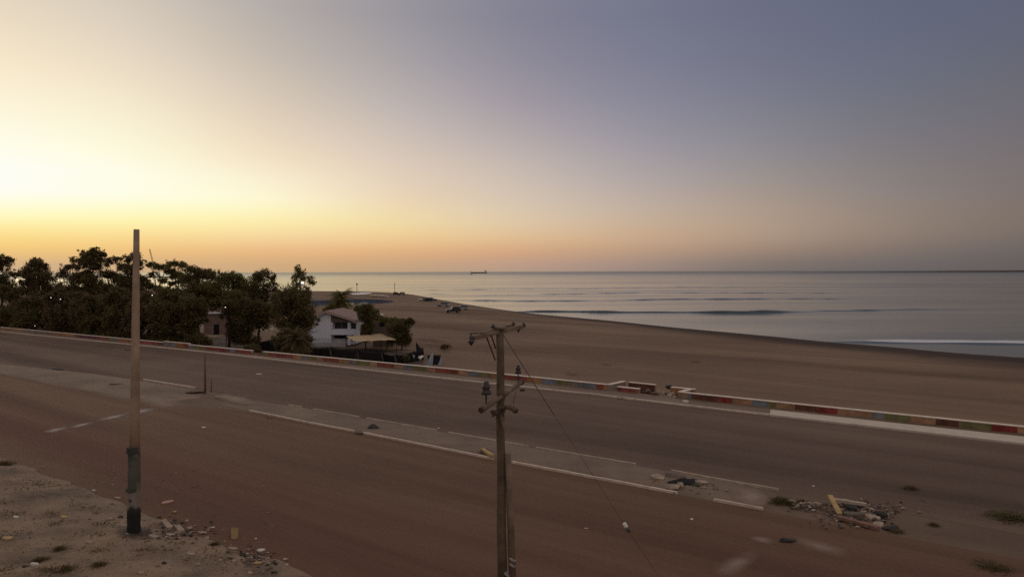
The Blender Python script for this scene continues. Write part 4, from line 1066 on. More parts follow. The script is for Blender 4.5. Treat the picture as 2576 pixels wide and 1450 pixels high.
# buildings glimpsed in the yard gap between the trees
bpn = atd(565, 815, 150); zb_ = bz(bpn.x, 150)
root = thing('yard_building', 'low pinkish brown building glimpsed in the gap between dark trees', 'building', Vector((bpn.x, 150, zb_)))
mb = MB(); mb.box((0, 0, 2.0), (6.5, 4, 4.0)); mb.build('wall', mat('pink_render', (0.22, 0.145, 0.125), .9, .2, 1), root)
mb = MB(); mb.box((0, 0, 4.09), (7.1, 4.6, .18)); mb.build('roof', M_whitedim, root)
mb = MB(); mb.box((-.8, -2.03, 1.0), (1.0, .08, 2.0)); mb.build('door', M_dark, root)
a = at(540, 812, -0.6); mb = MB(); mb.prism([a + Vector((-1.1, -1, 0)), a + Vector((1.4, -1, 0)), a + Vector((1.6, 1, .25)), a + Vector((-.9, 1, .25))], (0, 0, -.08))
root = thing('small_awning', 'small pale awning on posts in the yard gap between the trees', 'awning', Vector((a.x, a.y, bz(a.x, a.y))))
o = mb.build('awning_top', mat('pale_sheet', (0.55, 0.44, 0.33), .8, .1, 1), root); o.location = -root.location
for dx, dy in ((-1, -.9), (1.3, -.9), (-.8, .9), (1.5, .9)):
    mb = MB(); mb.tube([(dx, dy, -.1), (dx, dy, a.z - root.location.z + (.22 if dy > 0 else 0) - .06)], .04, 6); mb.build('post', M_bark, root)
M_path = mat('pale_path', (0.30, 0.22, 0.15), .9, .25, .5)
for pts_, nm in (([(512, 826), (590, 820), (592, 826), (520, 831)], 'path'), ([(505, 842), (575, 833), (590, 838), (540, 848)], 'path'), ([(655, 828), (692, 820), (694, 828), (662, 835)], 'path')):
    P = [bg(u, v) + Vector((0, 0, .03)) for u, v in pts_]
    mb = MB(); mb.add(P, [(0, 1, 2, 3)]); o = mb.build(nm, M_path); struct(o)
    so = o.modifiers.new('t', 'SOLIDIFY'); so.thickness = .02

# trodden dark soil of the yard and the strip under the trees
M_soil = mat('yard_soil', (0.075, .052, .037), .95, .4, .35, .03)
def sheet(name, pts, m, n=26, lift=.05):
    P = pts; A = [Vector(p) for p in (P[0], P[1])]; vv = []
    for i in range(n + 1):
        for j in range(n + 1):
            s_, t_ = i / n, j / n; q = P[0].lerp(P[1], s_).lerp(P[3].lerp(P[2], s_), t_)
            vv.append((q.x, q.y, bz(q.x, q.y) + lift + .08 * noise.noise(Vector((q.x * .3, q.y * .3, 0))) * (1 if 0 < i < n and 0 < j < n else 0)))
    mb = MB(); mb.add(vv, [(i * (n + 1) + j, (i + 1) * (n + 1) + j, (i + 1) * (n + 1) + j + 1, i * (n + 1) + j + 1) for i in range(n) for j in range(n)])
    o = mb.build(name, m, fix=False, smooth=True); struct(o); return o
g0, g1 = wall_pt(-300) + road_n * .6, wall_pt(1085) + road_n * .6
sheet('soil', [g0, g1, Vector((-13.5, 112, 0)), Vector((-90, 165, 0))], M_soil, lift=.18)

# blue screen on the sand behind the house
M_blue = mat('blue_sheet', (0.10, 0.115, 0.165), .85, .25, .3)
root = None
P = []
for u_, v_, h_ in ((765, 766, 10), (830, 765, 11), (893, 763, 11.5), (930, 762, 10), (962, 760.5, 7), (990, 758.5, 2)):
    q = bg(u_, v_); P.append(q + Vector((0, 0, h_ * q.y / F)))
base = Vector((P[0].x, P[0].y, bz(P[0].x, P[0].y)))
root = thing('blue_screen', 'long low blue grey sheet screen across the far beach', 'screen', base)
mb = MB()
for a, c in zip(P[:-1], P[1:]):
    za, zc = bz(a.x, a.y) - .1, bz(c.x, c.y) - .1
    q = [a - base, c - base, Vector((c.x, c.y, zc)) - base, Vector((a.x, a.y, za)) - base]
    mb.add(q, [(0, 1, 2, 3)])
    d_ = Vector((-2.5, -26, 0))          # the sheet is carried back over the ground towards the house
    g0 = Vector((a.x, a.y, za + .12)) - base; g1 = Vector((c.x, c.y, zc + .12)) - base
    mb.add([g0, g1, g1 + d_ * .35 + Vector((0, 0, .1)), g0 + d_ * .35 + Vector((0, 0, .1))], [(0, 1, 2, 3)])
o = mb.build('sheet', M_blue, root, fix=False); so = o.modifiers.new('t', 'SOLIDIFY'); so.thickness = .04
for a in P[:-1]:
    mb = MB(); q = a - base; mb.tube([(q.x, q.y, bz(a.x, a.y) - base.z - .2), (q.x, q.y, q.z + .05)], .06, 6); mb.build('post', M_bark, root)
# orange windbreak behind the palm
p = bg(848, 777); mb = MB(); mb.box((p.x, p.y, p.z + 1.0), (2.6, .12, 2.2)); mb.box((p.x - 1.2, p.y, p.z + 1.1), (.14, .2, 2.6)); mb.box((p.x + 1.2, p.y, p.z + 1.1), (.14, .2, 2.6))
o = mb.build('windbreak', mat('orange_cloth', (0.33, 0.16, 0.09), .9, .2, 1)); tag(o, 'upright orange windbreak cloth behind the palm trunk', 'windbreak')

# tents, barrels and the like behind the house
def dome(label, u, v, wpx, hpx, m, name='dome_tent', cat='tent'):
    p = bg(u, v); kk = p.y / F; mb = MB()
    prof = [(1, 0), (.97, .25), (.85, .55), (.62, .82), (.3, .97), (.02, 1)]
    mb.lathe((0, 0, -.05), [(r * wpx * kk / 2, z * hpx * kk) for r, z in prof], 16); o = mb.build(name, m, None, p, smooth=True); tag(o, label, cat); return o
dome('pale grey green low tent behind the conical bush', 916, 770, 36, 11, mat('tent_cloth', (0.22, 0.21, 0.19), .85, .2, .6))
dome('teal covered stall right behind the roof edge', 900, 784, 24, 14, mat('teal_sheet', (0.045, 0.07, 0.068), .8, .3, .5), 'covered_stall', 'stall')
p = bg(885, 792); mb = MB(); kk = p.y / F; mb.lathe((0, 0, -.1), [(0.8 * 7 * kk, 0), (7 * kk, 2 * kk), (7 * kk, 10 * kk), (4.5 * kk, 13 * kk), (.1, 13.5 * kk)], 16)
o = mb.build('water_tank', mat('white_plastic', (0.60, 0.57, 0.55), .5, .06, 1), None, p, smooth=True); tag(o, 'white round water tank beside the house roof', 'water tank')

# ------------------------------------------------------------------ vehicles and boats on the sand
def car_mesh(paint, dark, label, loc, rz, group='cars parked on the beach', style=0):
    root = thing('car', label, 'car', loc, rz, group)
    Lh = 2.15
    lower = [(-Lh, .35), (-Lh, .78), (-Lh + .15, .95), (-.55 if style else -.75, 1.0), (1.2, 1.0), (2.0, .92), (Lh, .72), (Lh, .35)]
    if style == 1: lower = [(-Lh, .4), (-Lh, 1.02), (.9, 1.05), (2.0, 1.0), (Lh, .8), (Lh, .4)]
    mb = MB(); mb.prism([(x, -.85, z) for x, z in lower], (0, 1.7, 0)); body = mb.build('body', paint, root, bevel=.07)
    cab = [(-1.95, .98), (-1.6, 1.5), (.25, 1.52), (1.05, .98)] if style == 0 else [(-2.0, 1.02), (-1.9, 1.78), (.2, 1.8), (.8, 1.02)]
    mb = MB(); mb.prism([(x, -.74, z) for x, z in cab], (0, 1.48, 0)); gl = mb.build('glasshouse', M_glass, root, bevel=.06)
    top = cab[1:3]
    mb = MB(); mb.box(((top[0][0] + top[1][0]) / 2, 0, top[0][1] + .02), (top[1][0] - top[0][0] + .1, 1.42, .06)); mb.build('roof', paint, root, bevel=.02)
    for sx in (-1.35, 1.35):
        for sy in (-.8, .8):
            mb = MB(); mb.tube([(sx, sy - .1, .34), (sx, sy + .1, .34)], .34, 14); wh = mb.build('wheel', dark, root)
            mb = MB(); mb.tube([(sx, sy - .11 , .34), (sx, sy + .11, .34)], .19, 10); mb.build('rim', M_galv, wh)
    for sy in (-.6, .6):
        mb = MB(); mb.box((Lh + .005, sy, .72), (.06, .35, .16)); mb.build('headlight', M_galv, root, bevel=.02)
    return root
P_white = mat('white_paint', (0.62, 0.59, 0.56), .4, .06, 1, spec=.5); P_dark = mat('black_paint', (0.02, .018, .018), .35, .2, 1, spec=.5); P_silver = mat('silver_paint', (0.34, 0.33, 0.34), .35, .08, 1, spec=.5, metal=.3); P_red = mat('maroon_paint', (0.12, .05, .045), .4, .1, 1)
M_tyre = mat('tyre_rubber', (0.018, .017, .016), .9, .2, 5)
def pc(u, v): return bg(u, v)
car_mesh(P_dark, M_tyre, 'dark car with pale bonnet nearest to the camera on the beach', pc(1140, 786), rad(200), style=1)
c = bpy.data.objects  # bonnet of the nearest car is pale
near_car = [o for o in bpy.data.objects if o.name == 'car'][0]
mb = MB(); mb.box((1.5, 0, 1.04), (1.15, 1.5, .05)); mb.build('bonnet', P_white, near_car, bevel=.02)
mb = MB(); mb.box((2.165, 0, .78), (.04, 1.5, .3)); mb.build('grille', P_white, near_car)
car_mesh(P_silver, M_tyre, 'silver topped car parked just behind the nearest dark car', pc(1161, 779.5), rad(190))
car_mesh(P_silver, M_tyre, 'grey car with pale roof parked alone left of the nearest pair', pc(1115, 771), rad(165))
car_mesh(P_white, M_tyre, 'white car at the left of the distant cluster near the waterline', pc(1066, 757), rad(185))
car_mesh(P_dark, M_tyre, 'black car in the middle of the distant cluster near the waterline', pc(1077, 757.5), rad(170))
car_mesh(P_red, M_tyre, 'dark maroon car at the right of the distant cluster near the waterline', pc(1086, 757), rad(10))
car_mesh(P_silver, M_tyre, 'farthest silver car beside the water edge', pc(1009, 741.5), rad(175))
car_mesh(P_dark, M_tyre, 'farthest dark car left of the farthest silver car', pc(998, 741.5), rad(8))

def boat(label, loc, rz, Ln, m, group='small boats drawn up on the beach'):
    root = thing('rowing_boat', label, 'boat', loc, rz, group)
    mb = MB(); secs = []
    for i in range(9):
        t = i / 8; x = (t - .5) * Ln; w = Ln * .17 * math.sin(math.pi * (0.18 + 0.82 * (1 - t))) ** .7 + .02; sh = .75 + .35 * t * t
        secs.append([(x, -w, sh), (x, -w * .8, .35), (x, -w * .3, .05), (x, w * .3, .05), (x, w * .8, .35), (x, w, sh)])
    vs6 = [p for s in secs for p in s]
    fs6 = [(i * 6 + j, i * 6 + j + 1, (i + 1) * 6 + j + 1, (i + 1) * 6 + j) for i in range(8) for j in range(5)] + [(0, 1, 2, 3, 4, 5)]
    mb.add(vs6, fs6); h = mb.build('hull', m, root, smooth=False); so = h.modifiers.new('t', 'SOLIDIFY'); so.thickness = .06
    for x in (-.25, .1):
        b_ = MB(); b_.box((x * Ln, 0, .62), (.25, Ln * .3, .05)); b_.build('thwart', M_wood2, root)
    return root
P_cream = mat('cream_paint', (0.90, 0.76, 0.46), .5, .06, 1)
P_bwhite = mat('bright_white_paint', (0.85, 0.80, 0.74), .5, .04, 1)
boat('cream boat on the sand beyond the blue screen, left one of two', bg(949, 746), rad(165), 7.0, P_cream)
boat('white boat on the sand beyond the blue screen, right one of two', pc(965, 747), rad(150), 6.0, P_bwhite)
boat('yellow and white boat beside the palm trunk behind the house', pc(871, 767), rad(178), 5.5, P_cream)
boat('white upturned looking boat between conical bush and hedge', pc(946, 795), rad(160), 4.6, P_bwhite)
p = bg(908, 738.5); mb = MB(); mb.lathe((0, 0, -.05), [(5.5, 0), (5.0, .25), (3.2, .42), (.1, .48)], 20); o = mb.build('white_tarpaulin', P_bwhite, None, p, smooth=True); o.scale = (1, 3, 1)
tag(o, 'flat white tarpaulin spread at the far water edge right of the palm', 'tarpaulin')
for (u, lb) in ((898, 'slim dark post with small head by the far shore, left of the pair'), (993, 'slim faint post by the far shore, right of the pair')):
    p = bg(u, 736.5); root = thing('beach_post', lb, 'post', p, 0, 'posts along the far shore'); hh = 25 * p.y / F
    mb = MB(); mb.tube([(0, 0, -.3), (0, 0, hh)], [.16, .12], 8); mb.build('shaft', M_steel if u < 950 else M_wood2, root)
    mb = MB(); mb.lathe((0, 0, hh * .80), [(.1, 0), (.55 if u < 950 else .25, .25), (.5 if u < 950 else .25, .8), (.1, 1.0)], 10); mb.build('post_head', M_steel if u < 950 else M_wood2, root)

# blue and white folded things by the wall end of the fence
def folded(label, u, v, h, w, lean, m, m2):
    p = bg(u, v); root = thing('folded_parasol', label, 'parasol', p, 0, 'folded parasols at the fence end')
    mb = MB(); mb.tube([(0, 0, -.3), (lean, 0, h + .25)], .035, 7); mb.build('pole', M_galv, root)
    mb = MB(); mb.tube([(lean * .05, 0, .15), (lean * .4, 0, h * .4), (lean * .75, 0, h * .75), (lean, 0, h)], [w * .5, w * .42, w * .25, .05], 9); mb.build('canopy', m, root)
    return root
M_pblue = mat('pale_blue_cloth', (0.30, 0.33, 0.38), .8, .25, 1.5)
pz = at(1080, 912, -1.2)
folded('tall pale blue folded parasol at the beach end of the fence', 1078, 927, 2.1, .8, .55, M_pblue, None)
folded('small pale blue folded parasol right of the tall one', 1106, 921, 1.2, .5, .3, M_pblue, None)
p = bg(1092, 915); mb = MB(); mb.box((0, 0, .5), (1.5, 1.2, 1.1)); mb.box((0, 0, 1.1), (1.7, 1.4, .1)); o = mb.build('crate', M_net, None, p); tag(o, 'dark square crate between the two pale blue parasols', 'crate')
p = bg(1046, 908); mb = MB(); mb.prism([(-.9, -.4, .35), (.8, -.5, .3), (1.0, .5, .5), (-.7, .5, .6)], (0, 0, .12)); mb.box((-.6, 0, .15), (.2, .4, .5)); mb.box((.6, 0, .15), (.2, .4, .4)); o = mb.build('white_board', P_bwhite, None, p + Vector((0, 0, .1))); tag(o, 'white board lying behind the wall near the black net', 'board')

# ------------------------------------------------------------------ lamps
M_lampw = emis('lamp_glow', (1.0, 0.93, 0.82), 2.2); M_lampb = emis('lamp_glow_cool', (0.75, 0.88, 1.0), 5.0)
def lamp(label, u, v, depth, r, m, hood=True):
    p = atd(u, v, depth); z0 = bz(p.x, p.y) if depth < 400 else ZS
    root = thing('street_lamp', label, 'street lamp', Vector((p.x, p.y, z0)), 0, 'lit lamps beyond the wall')
    h = p.z - z0; mb = MB(); mb.tube([(0, .25, -.3), (0, .25, h + .05), (0, .05, h + .12)], [.045, .035, .03], 7); mb.build('lamp_post', M_dark, root)
    r *= .6; mb = MB(); mb.lathe((0, 0, h - r * .5), [(r * .4, 0), (r, r * .2), (r, r * .7), (r * .3, r)], 12); o = mb.build('lamp_head', m, root)
    return root
lamp('lit lamp at far left in front of the dark trees, left of two close together', 128, 748, 118.5, .11, M_lampw)
lamp('lit lamp in front of the dark trees, right of two close together', 152, 752, 117, .11, M_lampw)
lamp('lit lamp low in the dark trees just right of the bare pole', 383, 742, 101.5, .11, M_lampw)
lamp('small lit lamp near the wall at far left', 88, 819, 120.5, .08, M_lampw)
lamp('lit lamp glimpsed at the left edge among the trees', 3, 687, 139, .12, M_lampw)
lamp('lit lamp under the dark tree left of the yard gap building', 567, 772, 108, .11, M_lampw)
lamp('big bright blue white floodlight in the wispy tree before the sea', 761, 711, 104, .26, M_lampb)
lamp('lit lamp shining through the thin tree, left of a high pair', 390, 688.5, 132, .13, M_lampw)
lamp('lit lamp shining through the thin tree, right of a high pair', 408, 688.5, 132, .13, M_lampw)
for (u, v, lb) in ((898, 799, 'white plastic drum beside the conical bush, upper of two'), (897, 809, 'white plastic drum beside the conical bush, lower of two')):
    p = bg(u, v); mb = MB(); mb.lathe((-.5, 0, .38), [(.34, 0), (.38, .04), (.38, .3), (.40, .33), (.38, .36), (.38, .66), (.40, .69), (.38, .72), (.38, 1.0), (.34, 1.04)], 14, axis=(1, 0, 0))
    o = mb.build('plastic_drum', mat('drum_white', (0.74, .69, .62), .5, .06, 1), None, p, smooth=True); o.scale = (1.3, 1.3, 1.3); tag(o, lb, 'drum', 'white drums beside the house')

# ------------------------------------------------------------------ far things at sea
p = at(1205, 684.0, ZS); sd = 6400.0; p = Vector((atd(1205, 684, sd).x, sd, ZS))
M_hull = mat('ship_hull', (0.028, .02, .02), .7, .2, .05); M_ship = mat('ship_white', (0.88, .78, .66), .6, .1, .05)
root = thing('cargo_ship', 'long low cargo ship with pale superstructure on the horizon', 'ship', p, rad(3))
root.scale = (1, 1, .68)
Ls = 42 * sd / F
mb = MB(); mb.prism([(-Ls / 2, -10, 10), (-Ls * .46, -10, 0), (Ls * .47, -10, 0), (Ls / 2, -10, 10)], (0, 20, 0)); mb.build('hull', M_hull, root)
mb = MB(); mb.prism([(-Ls / 2, -11, 10), (-Ls * .44, -11, 10), (Ls * .46, -11, 10), (Ls * .46, -11, 17), (-Ls * .40, -11, 17), (-Ls * .46, -11, 24), (-Ls / 2, -11, 24)], (0, 22, 0)); mb.build('deck', M_ship, root)
mb = MB(); mb.box((Ls * .39, 0, 25), (Ls * .13, 18, 17)); mb.box((Ls * .37, 0, 35), (Ls * .09, 20, 5)); mb.build('superstructure', M_ship, root)
mb = MB(); mb.box((Ls * .44, 0, 29), (Ls * .03, 6, 12)); mb.build('funnel', M_hull, root)
mb = MB(); mb.tube([(-Ls * .1, 0, 12), (-Ls * .1, 0, 20)], .8, 6); mb.build('mast', M_hull, root)
p = Vector((atd(1185, 688, 3600).x, 3600, ZS)); mb = MB(); mb.prism([(-7, -2, 2.2), (-5.5, -2, 0), (6, -2, 0), (7, -2, 1.8)], (0, 4, 0)); mb.box((2, 0, 3), (4, 3, 2.4)); o = mb.build('fishing_boat', M_hull, None, p); tag(o, 'tiny dark boat on the sea just below the cargo ship', 'boat')
# port crane far behind the trees
p = Vector((atd(386, 694, 2000).x, 2000, ZS)); M_crane = mat('crane_grey', (0.30, .22, .17), .8, .1, .05)
root = thing('port_crane', 'faint lattice port crane far behind the trees at left', 'crane', p)
def lat(mb, a, b, w):
    a = Vector(a); b = Vector(b)
    for s in (-w, w): mb.bar(a + Vector((s, 0, 0)), b + Vector((s * .4, 0, 0)), .7, .7)
    for i in range(10):
        t0, t1 = i / 10, (i + 1) / 10; s = w if i % 2 else -w
        mb.bar(a.lerp(b, t0) + Vector((s * (1 - .6 * t0), 0, 0)), a.lerp(b, t1) + Vector((-s * (1 - .6 * t1), 0, 0)), .5, .5)
mb = MB(); lat(mb, (4, 0, 0), (0, 0, 38), 3); mb.build('tower', M_crane, root)
mb = MB(); lat(mb, (0, 0, 36), (-9, 0, 74), 2); mb.build('jib', M_crane, root)
mb = MB(); mb.box((3, 0, 36), (8, 4, 5)); mb.build('cab', M_crane, root)
mb = MB(); vs7 = []; fs7 = []
for i in range(40):
    q = atd(330 + i * 4.5, 694, 2000); h = 3.2 + 1.5 * noise.noise(Vector((i * .8, 0, 0)))
    vs7 += [(q.x, 1985, ZS - 1), (q.x, 1992, ZS + h), (q.x, 2012, ZS + h), (q.x, 2020, ZS - 1)]
for i in range(39):
    a = i * 4
    for k_ in range(3): fs7.append((a + k_, a + 4 + k_, a + 5 + k_, a + 1 + k_))
mb.add(vs7, fs7); o = mb.build('breakwater', M_land); struct(o)

# ------------------------------------------------------------------ rubble, litter and small things on the ground
M_stone = mat('pale_rubble', (0.36, 0.27, 0.205), .9, .4, 4, .02); M_stone2 = mat('brown_stone', (0.15, .11, .085), .95, .3, 4, .03); M_dk = mat('dark_rock', (0.045, .038, .033), .95, .4, 3, .03)
M_litw = mat('white_litter', (0.62, .56, .49), .8, .1, 5); M_plankm = mat('yellow_plank', (0.46, .31, .135), .85, .2, 3, .01); M_brick = mat('brick_piece', (0.22, .115, .08), .9, .35, 4, .01); M_pink = mat('pink_plastic', (0.42, .22, .19), .6, .15, 4); M_green = mat('dull_green', (0.045, .055, .03), .9, .3, 4)
def rock(name, label, cat, p, s, m, seed, group=None, flat=.6, rz=None):
    rnd = random.Random(seed); bm = bmesh.new()
    for _ in range(16):
        d = Vector((rnd.gauss(0, 1), rnd.gauss(0, 1), rnd.gauss(0, 1))).normalized() * rnd.uniform(.75, 1.25)
        bm.verts.new((d.x * s[0], d.y * s[1], d.z * s[2]))
    h_ = bmesh.ops.convex_hull(bm, input=bm.verts)
    bmesh.ops.delete(bm, geom=[g for g in h_['geom_interior'] if isinstance(g, bmesh.types.BMVert)], context='VERTS')
    bmesh.ops.bevel(bm, geom=list(bm.edges), offset=min(s) * .12, segments=1, affect='EDGES', profile=.5)
    me = bpy.data.meshes.new(name); bm.to_mesh(me); bm.free(); me.materials.append(m)
    o = bpy.data.objects.new(name, me); COL.objects.link(o); o.location = p + Vector((0, 0, s[2] * .12)); o.rotation_euler = (0, 0, rnd.uniform(0, 6) if rz is None else rz)
    tag(o, label, cat, group); return o
def slabx(name, label, cat, p, s, m, seed, group=None, tilt=(0, 0), rz=None):
    rnd = random.Random(seed); mb = MB(); n_ = rnd.randint(5, 7)
    poly = [(s[0] / 2 * math.cos(2 * math.pi * i / n_ + .3) * rnd.uniform(.75, 1.1), s[1] / 2 * math.sin(2 * math.pi * i / n_ + .3) * rnd.uniform(.75, 1.1), -s[2] / 2) for i in range(n_)]
    mb.prism(poly, (0, 0, s[2])); o = mb.build(name, m, None, p + Vector((0, 0, s[2] * .25 + .4 * (abs(tilt[0]) * s[1] * .4 + abs(tilt[1]) * s[0] * .4))), bevel=min(s) * .15)
    o.rotation_euler = (tilt[0], tilt[1], rnd.uniform(0, 6) if rz is None else rz); tag(o, label, cat, group); return o
def plank(name, label, cat, u0, v0, u1, v1, z0, z1, w, h, m, group=None):
    a = at(u0, v0, z0); b_ = at(u1, v1, z1); c_ = (a + b_) / 2; mb = MB(); mb.bar(a - c_, b_ - c_, w, h); o = mb.build(name, m, None, c_, bevel=.01); tag(o, label, cat, group); return o

# single pieces on the near and far road
slabx('litter', 'white flat litter piece lying alone on the near road left of centre', 'litter', at(512, 1074, .01), (.42, .3, .03), M_litw, 1)
slabx('litter', 'long pale litter sheet lying on the far road below the wall', 'litter', at(652, 940, .01), (.75, .5, .03), M_litw, 2, rz=0)
slabx('litter', 'tiny white litter on the near road right of the wooden pole', 'litter', at(1740, 1305, .01), (.2, .14, .03), M_litw, 3)
slabx('litter', 'small white litter speck on the far road above the rubble heap', 'litter', at(2046, 1222, .01), (.16, .14, .04), M_litw, 4)
slabx('litter', 'faint pinkish speck on the red road strip right of the wooden pole', 'litter', at(1475, 1328, .01), (.2, .16, .02), M_pink, 5)
slabx('litter', 'pale pink plastic scrap on the road right of the bare pole', 'litter', at(421, 1263, .01), (.55, .35, .06), M_pink, 6)
slabx('litter', 'faint pale scrap on the far road behind the wooden pole', 'litter', at(1103, 1076, .01), (.2, .15, .02), M_litw, 65)
rock('dark_stone', 'two part black stone on the near right road by the pale dust', 'stone', at(1980, 1360, .0), (.34, .2, .13), M_dk, 7, rz=0)
rock('dark_stone', 'small dark brown stone on the near road below the median kerb', 'stone', at(677, 1051, .0), (.2, .16, .14), M_stone2, 8)
rock('litter_heap', 'dark bluish rag heap on the far left road', 'rag', at(140, 930, .0), (.75, .35, .12), M_dk, 9, rz=.2)
rock('litter_heap', 'small dark rag left of the bluish rag heap on the far road', 'rag', at(112, 930, .0), (.45, .3, .08), M_dk, 10, rz=.2)
rock('litter_heap', 'dark clod on the far road just left of the bare pole', 'clod', at(322, 880, .0), (.7, .4, .16), M_stone2, 11, rz=0)
rock('litter_heap', 'low brown clod on the left median before the bare pole', 'clod', at(292, 966, .1), (.6, .4, .12), M_stone2, 12, rz=0)
rock('litter_heap', 'purple brown earth clump at the tip of the left median', 'clod', at(490, 986, .05), (.9, .5, .16), M_stone2, 13, rz=.2)
slabx('litter', 'small pale chip near the foot of the thin rusty post', 'litter', at(545, 999, .05), (.5, .3, .1), M_stone, 14)
rock('tyre_like_rock', 'rounded dark boulder in a hollow on the median', 'boulder', at(936, 1075, .1), (.42, .34, .20), M_dk, 15, rz=.4)
rock('clod', 'low earth clod breaking the white kerb line below the dark boulder', 'clod', at(903, 1088, .05), (.35, .25, .1), M_stone2, 16)
plank('wooden_beam', 'short orange yellow beam lying on the median left of the wooden pole', 'beam', 1213, 1129, 1240, 1146, .26, .2, .18, .14, M_plankm)
rock('clod', 'dark crumb under the orange yellow beam on the median', 'clod', at(1217, 1137, .12), (.25, .2, .14), M_stone2, 17)

# hole in the median: its shade is a near-black lump, rubble lies round it
rock('hole_shade', 'black lump standing in for the shade of the median hole', 'clod', at(1710, 1211, .09), (.95, .55, .14), mat('hole_shade_black', (.012, .010, .009), .95, .3, 3), 18, rz=-.15)
rock('rubble', 'big pale rubble chunk at the front edge of the median hole', 'rubble', at(1694, 1226, .12), (.42, .25, .17), M_stone, 19, 'rubble by the median hole', rz=.2)
rock('rubble', 'second pale rubble chunk, right one at the median hole front', 'rubble', at(1712, 1222, .12), (.2, .2, .16), M_stone, 20, 'rubble by the median hole')
slabx('rubble', 'thin tilted concrete slab at the left end of the median hole', 'rubble', at(1656, 1203, .1), (.75, .5, .1), M_stone, 21, 'rubble by the median hole', (.3, .1))
rock('rubble', 'brown broken lump behind the median hole', 'rubble', at(1690, 1197, .1), (.7, .35, .14), M_stone2, 22, 'rubble by the median hole', rz=-.3)
rock('rubble', 'small yellowish stone right of the median hole', 'rubble', at(1762, 1212, .1), (.4, .2, .1), M_stone, 23, 'rubble by the median hole', rz=-.2)
rock('weed_clump', 'small green brown tuft on the median right of the hole', 'weed', at(1750, 1220, .1), (.2, .16, .12), M_green, 24)
# rubble heap at the right end of the median
heap = [(1990, 1262, .35, M_stone, 'white stone at the foot of the dark shrub'), (2032, 1266, .3, M_stone, 'pale stone second from the dark shrub in the heap'), (2054, 1272, .3, M_stone, 'grey stone left of the leaning yellow plank'), (2070, 1278, .35, M_brick, 'tan broken block left of the leaning yellow plank'),
        (2122, 1262, .5, M_stone, 'broad grey block at the back of the rubble heap'), (2140, 1282, .5, M_dk, 'dark lump in the middle of the rubble heap'), (2165, 1272, .45, M_stone2, 'brown block at the back of the rubble heap'), (2190, 1282, .4, M_stone, 'yellowish block at the upper right of the heap'),
        (2150, 1300, .6, M_stone2, 'low brown slab at the centre front of the heap'), (2185, 1302, .6, M_stone, 'pale long block right of centre in the heap'), (2125, 1298, .35, M_dk, 'dark hollow piece beside the plank foot'), (2218, 1300, .4, M_dk, 'dark rounded lump at the right end of the heap'),
        (2208, 1322, .5, M_stone, 'white broken slab at the right front corner of the heap'), (2240, 1330, .55, M_dk, 'flat dark clump right of the white broken slab'), (2110, 1288, .25, M_stone, 'small pale stone just right of the yellow plank'), (2172, 1290, .35, M_stone, 'square grey stone near the middle of the heap')]
for i, (u, v, s, m_, lb) in enumerate(heap):
    s *= .72
    if i % 3 == 2: slabx('rubble', lb, 'rubble', at(u, v, .02), (s * 2, s * 1.2, .2), m_, 30 + i, 'rubble heap at the median end', (.25 * (i % 2), .15))
    else: rock('rubble', lb, 'rubble', at(u, v, .0), (s, s * .6, s * .42), m_, 30 + i, 'rubble heap at the median end', rz=(i * .7) % 1.2 - .5)
plank('wooden_plank', 'yellow plank leaning up across the rubble heap', 'plank', 2088, 1245, 2113, 1292, .55, .1, .2, .07, M_plankm)
plank('broken_kerb', 'long broken kerb edge in front of the rubble heap', 'kerb piece', 2108, 1300, 2210, 1328, .1, .08, .22, .14, M_brick)
plank('broken_kerb', 'thin pale kerb edge at the back of the rubble heap', 'kerb piece', 2098, 1256, 2180, 1268, .25, .2, .16, .12, M_kerb2)
for i, (u, v, s, lb) in enumerate([(1965, 1262, .75, 'dark round shrub at the left end of the rubble heap'), (1985, 1266, .45, 'small dark shrub right of the round shrub'), (2020, 1262, .4, 'dark tuft in the middle between round shrub and plank'), (2290, 1228, .5, 'single dark tuft on the far road at right'), (2255, 1335, .5, 'flat dark weed tuft right of the rubble heap'),
                                   (2350, 1320, .35, 'small faint weed right of the rubble heap'), (2545, 1300, 1.2, 'wide dark weed patch at the right edge'), (2500, 1425, .8, 'dark weed patch at the bottom right corner'),
                                   (150, 1380, .4, 'round dark weed tuft at left on the verge'), (160, 1432, .5, 'dark green weed tuft at the bottom left verge'), (8, 1168, .7, 'dark weed at the left edge of the verge'), (250, 1420, .4, 'second dark green tuft by the bottom edge of the verge'), (540, 1368, .3, 'green weed by the bricks right of the bare pole'), (100, 1408, .4, 'weed tuft behind the pale stone at lower left')]):
    p = vg(u, v) if u < 700 else at(u, v, .02); rnd = random.Random(100 + i); mb = MB()
    flat = .09 if ('patch' in lb or 'flat' in lb) else .28
    for _ in range(int(620 * s + 150)):
        a = rnd.uniform(0, 6.283); r = min(.75 * s, abs(rnd.gauss(0, .36)) * s); q = Vector((math.cos(a) * r, math.sin(a) * r, 0)); h = s * flat * rnd.uniform(.2, 1.1) * max(.15, 1 - .7 * r / s)
        tip = q + Vector((rnd.gauss(0, .18) * s, rnd.gauss(0, .18) * s, h)); w = Vector((rnd.gauss(0, 1), rnd.gauss(0, 1), 0)).normalized() * .014 * (s + .5)
        mb.add([q - w, q + w, tip + w * .3, tip - w * .3], [(0, 1, 2, 3)])
    o = mb.build('weed_tuft', M_leafb if i % 3 else M_leaf, None, p, fix=False); tag(o, lb, 'weed', 'weed tufts on the bare ground')

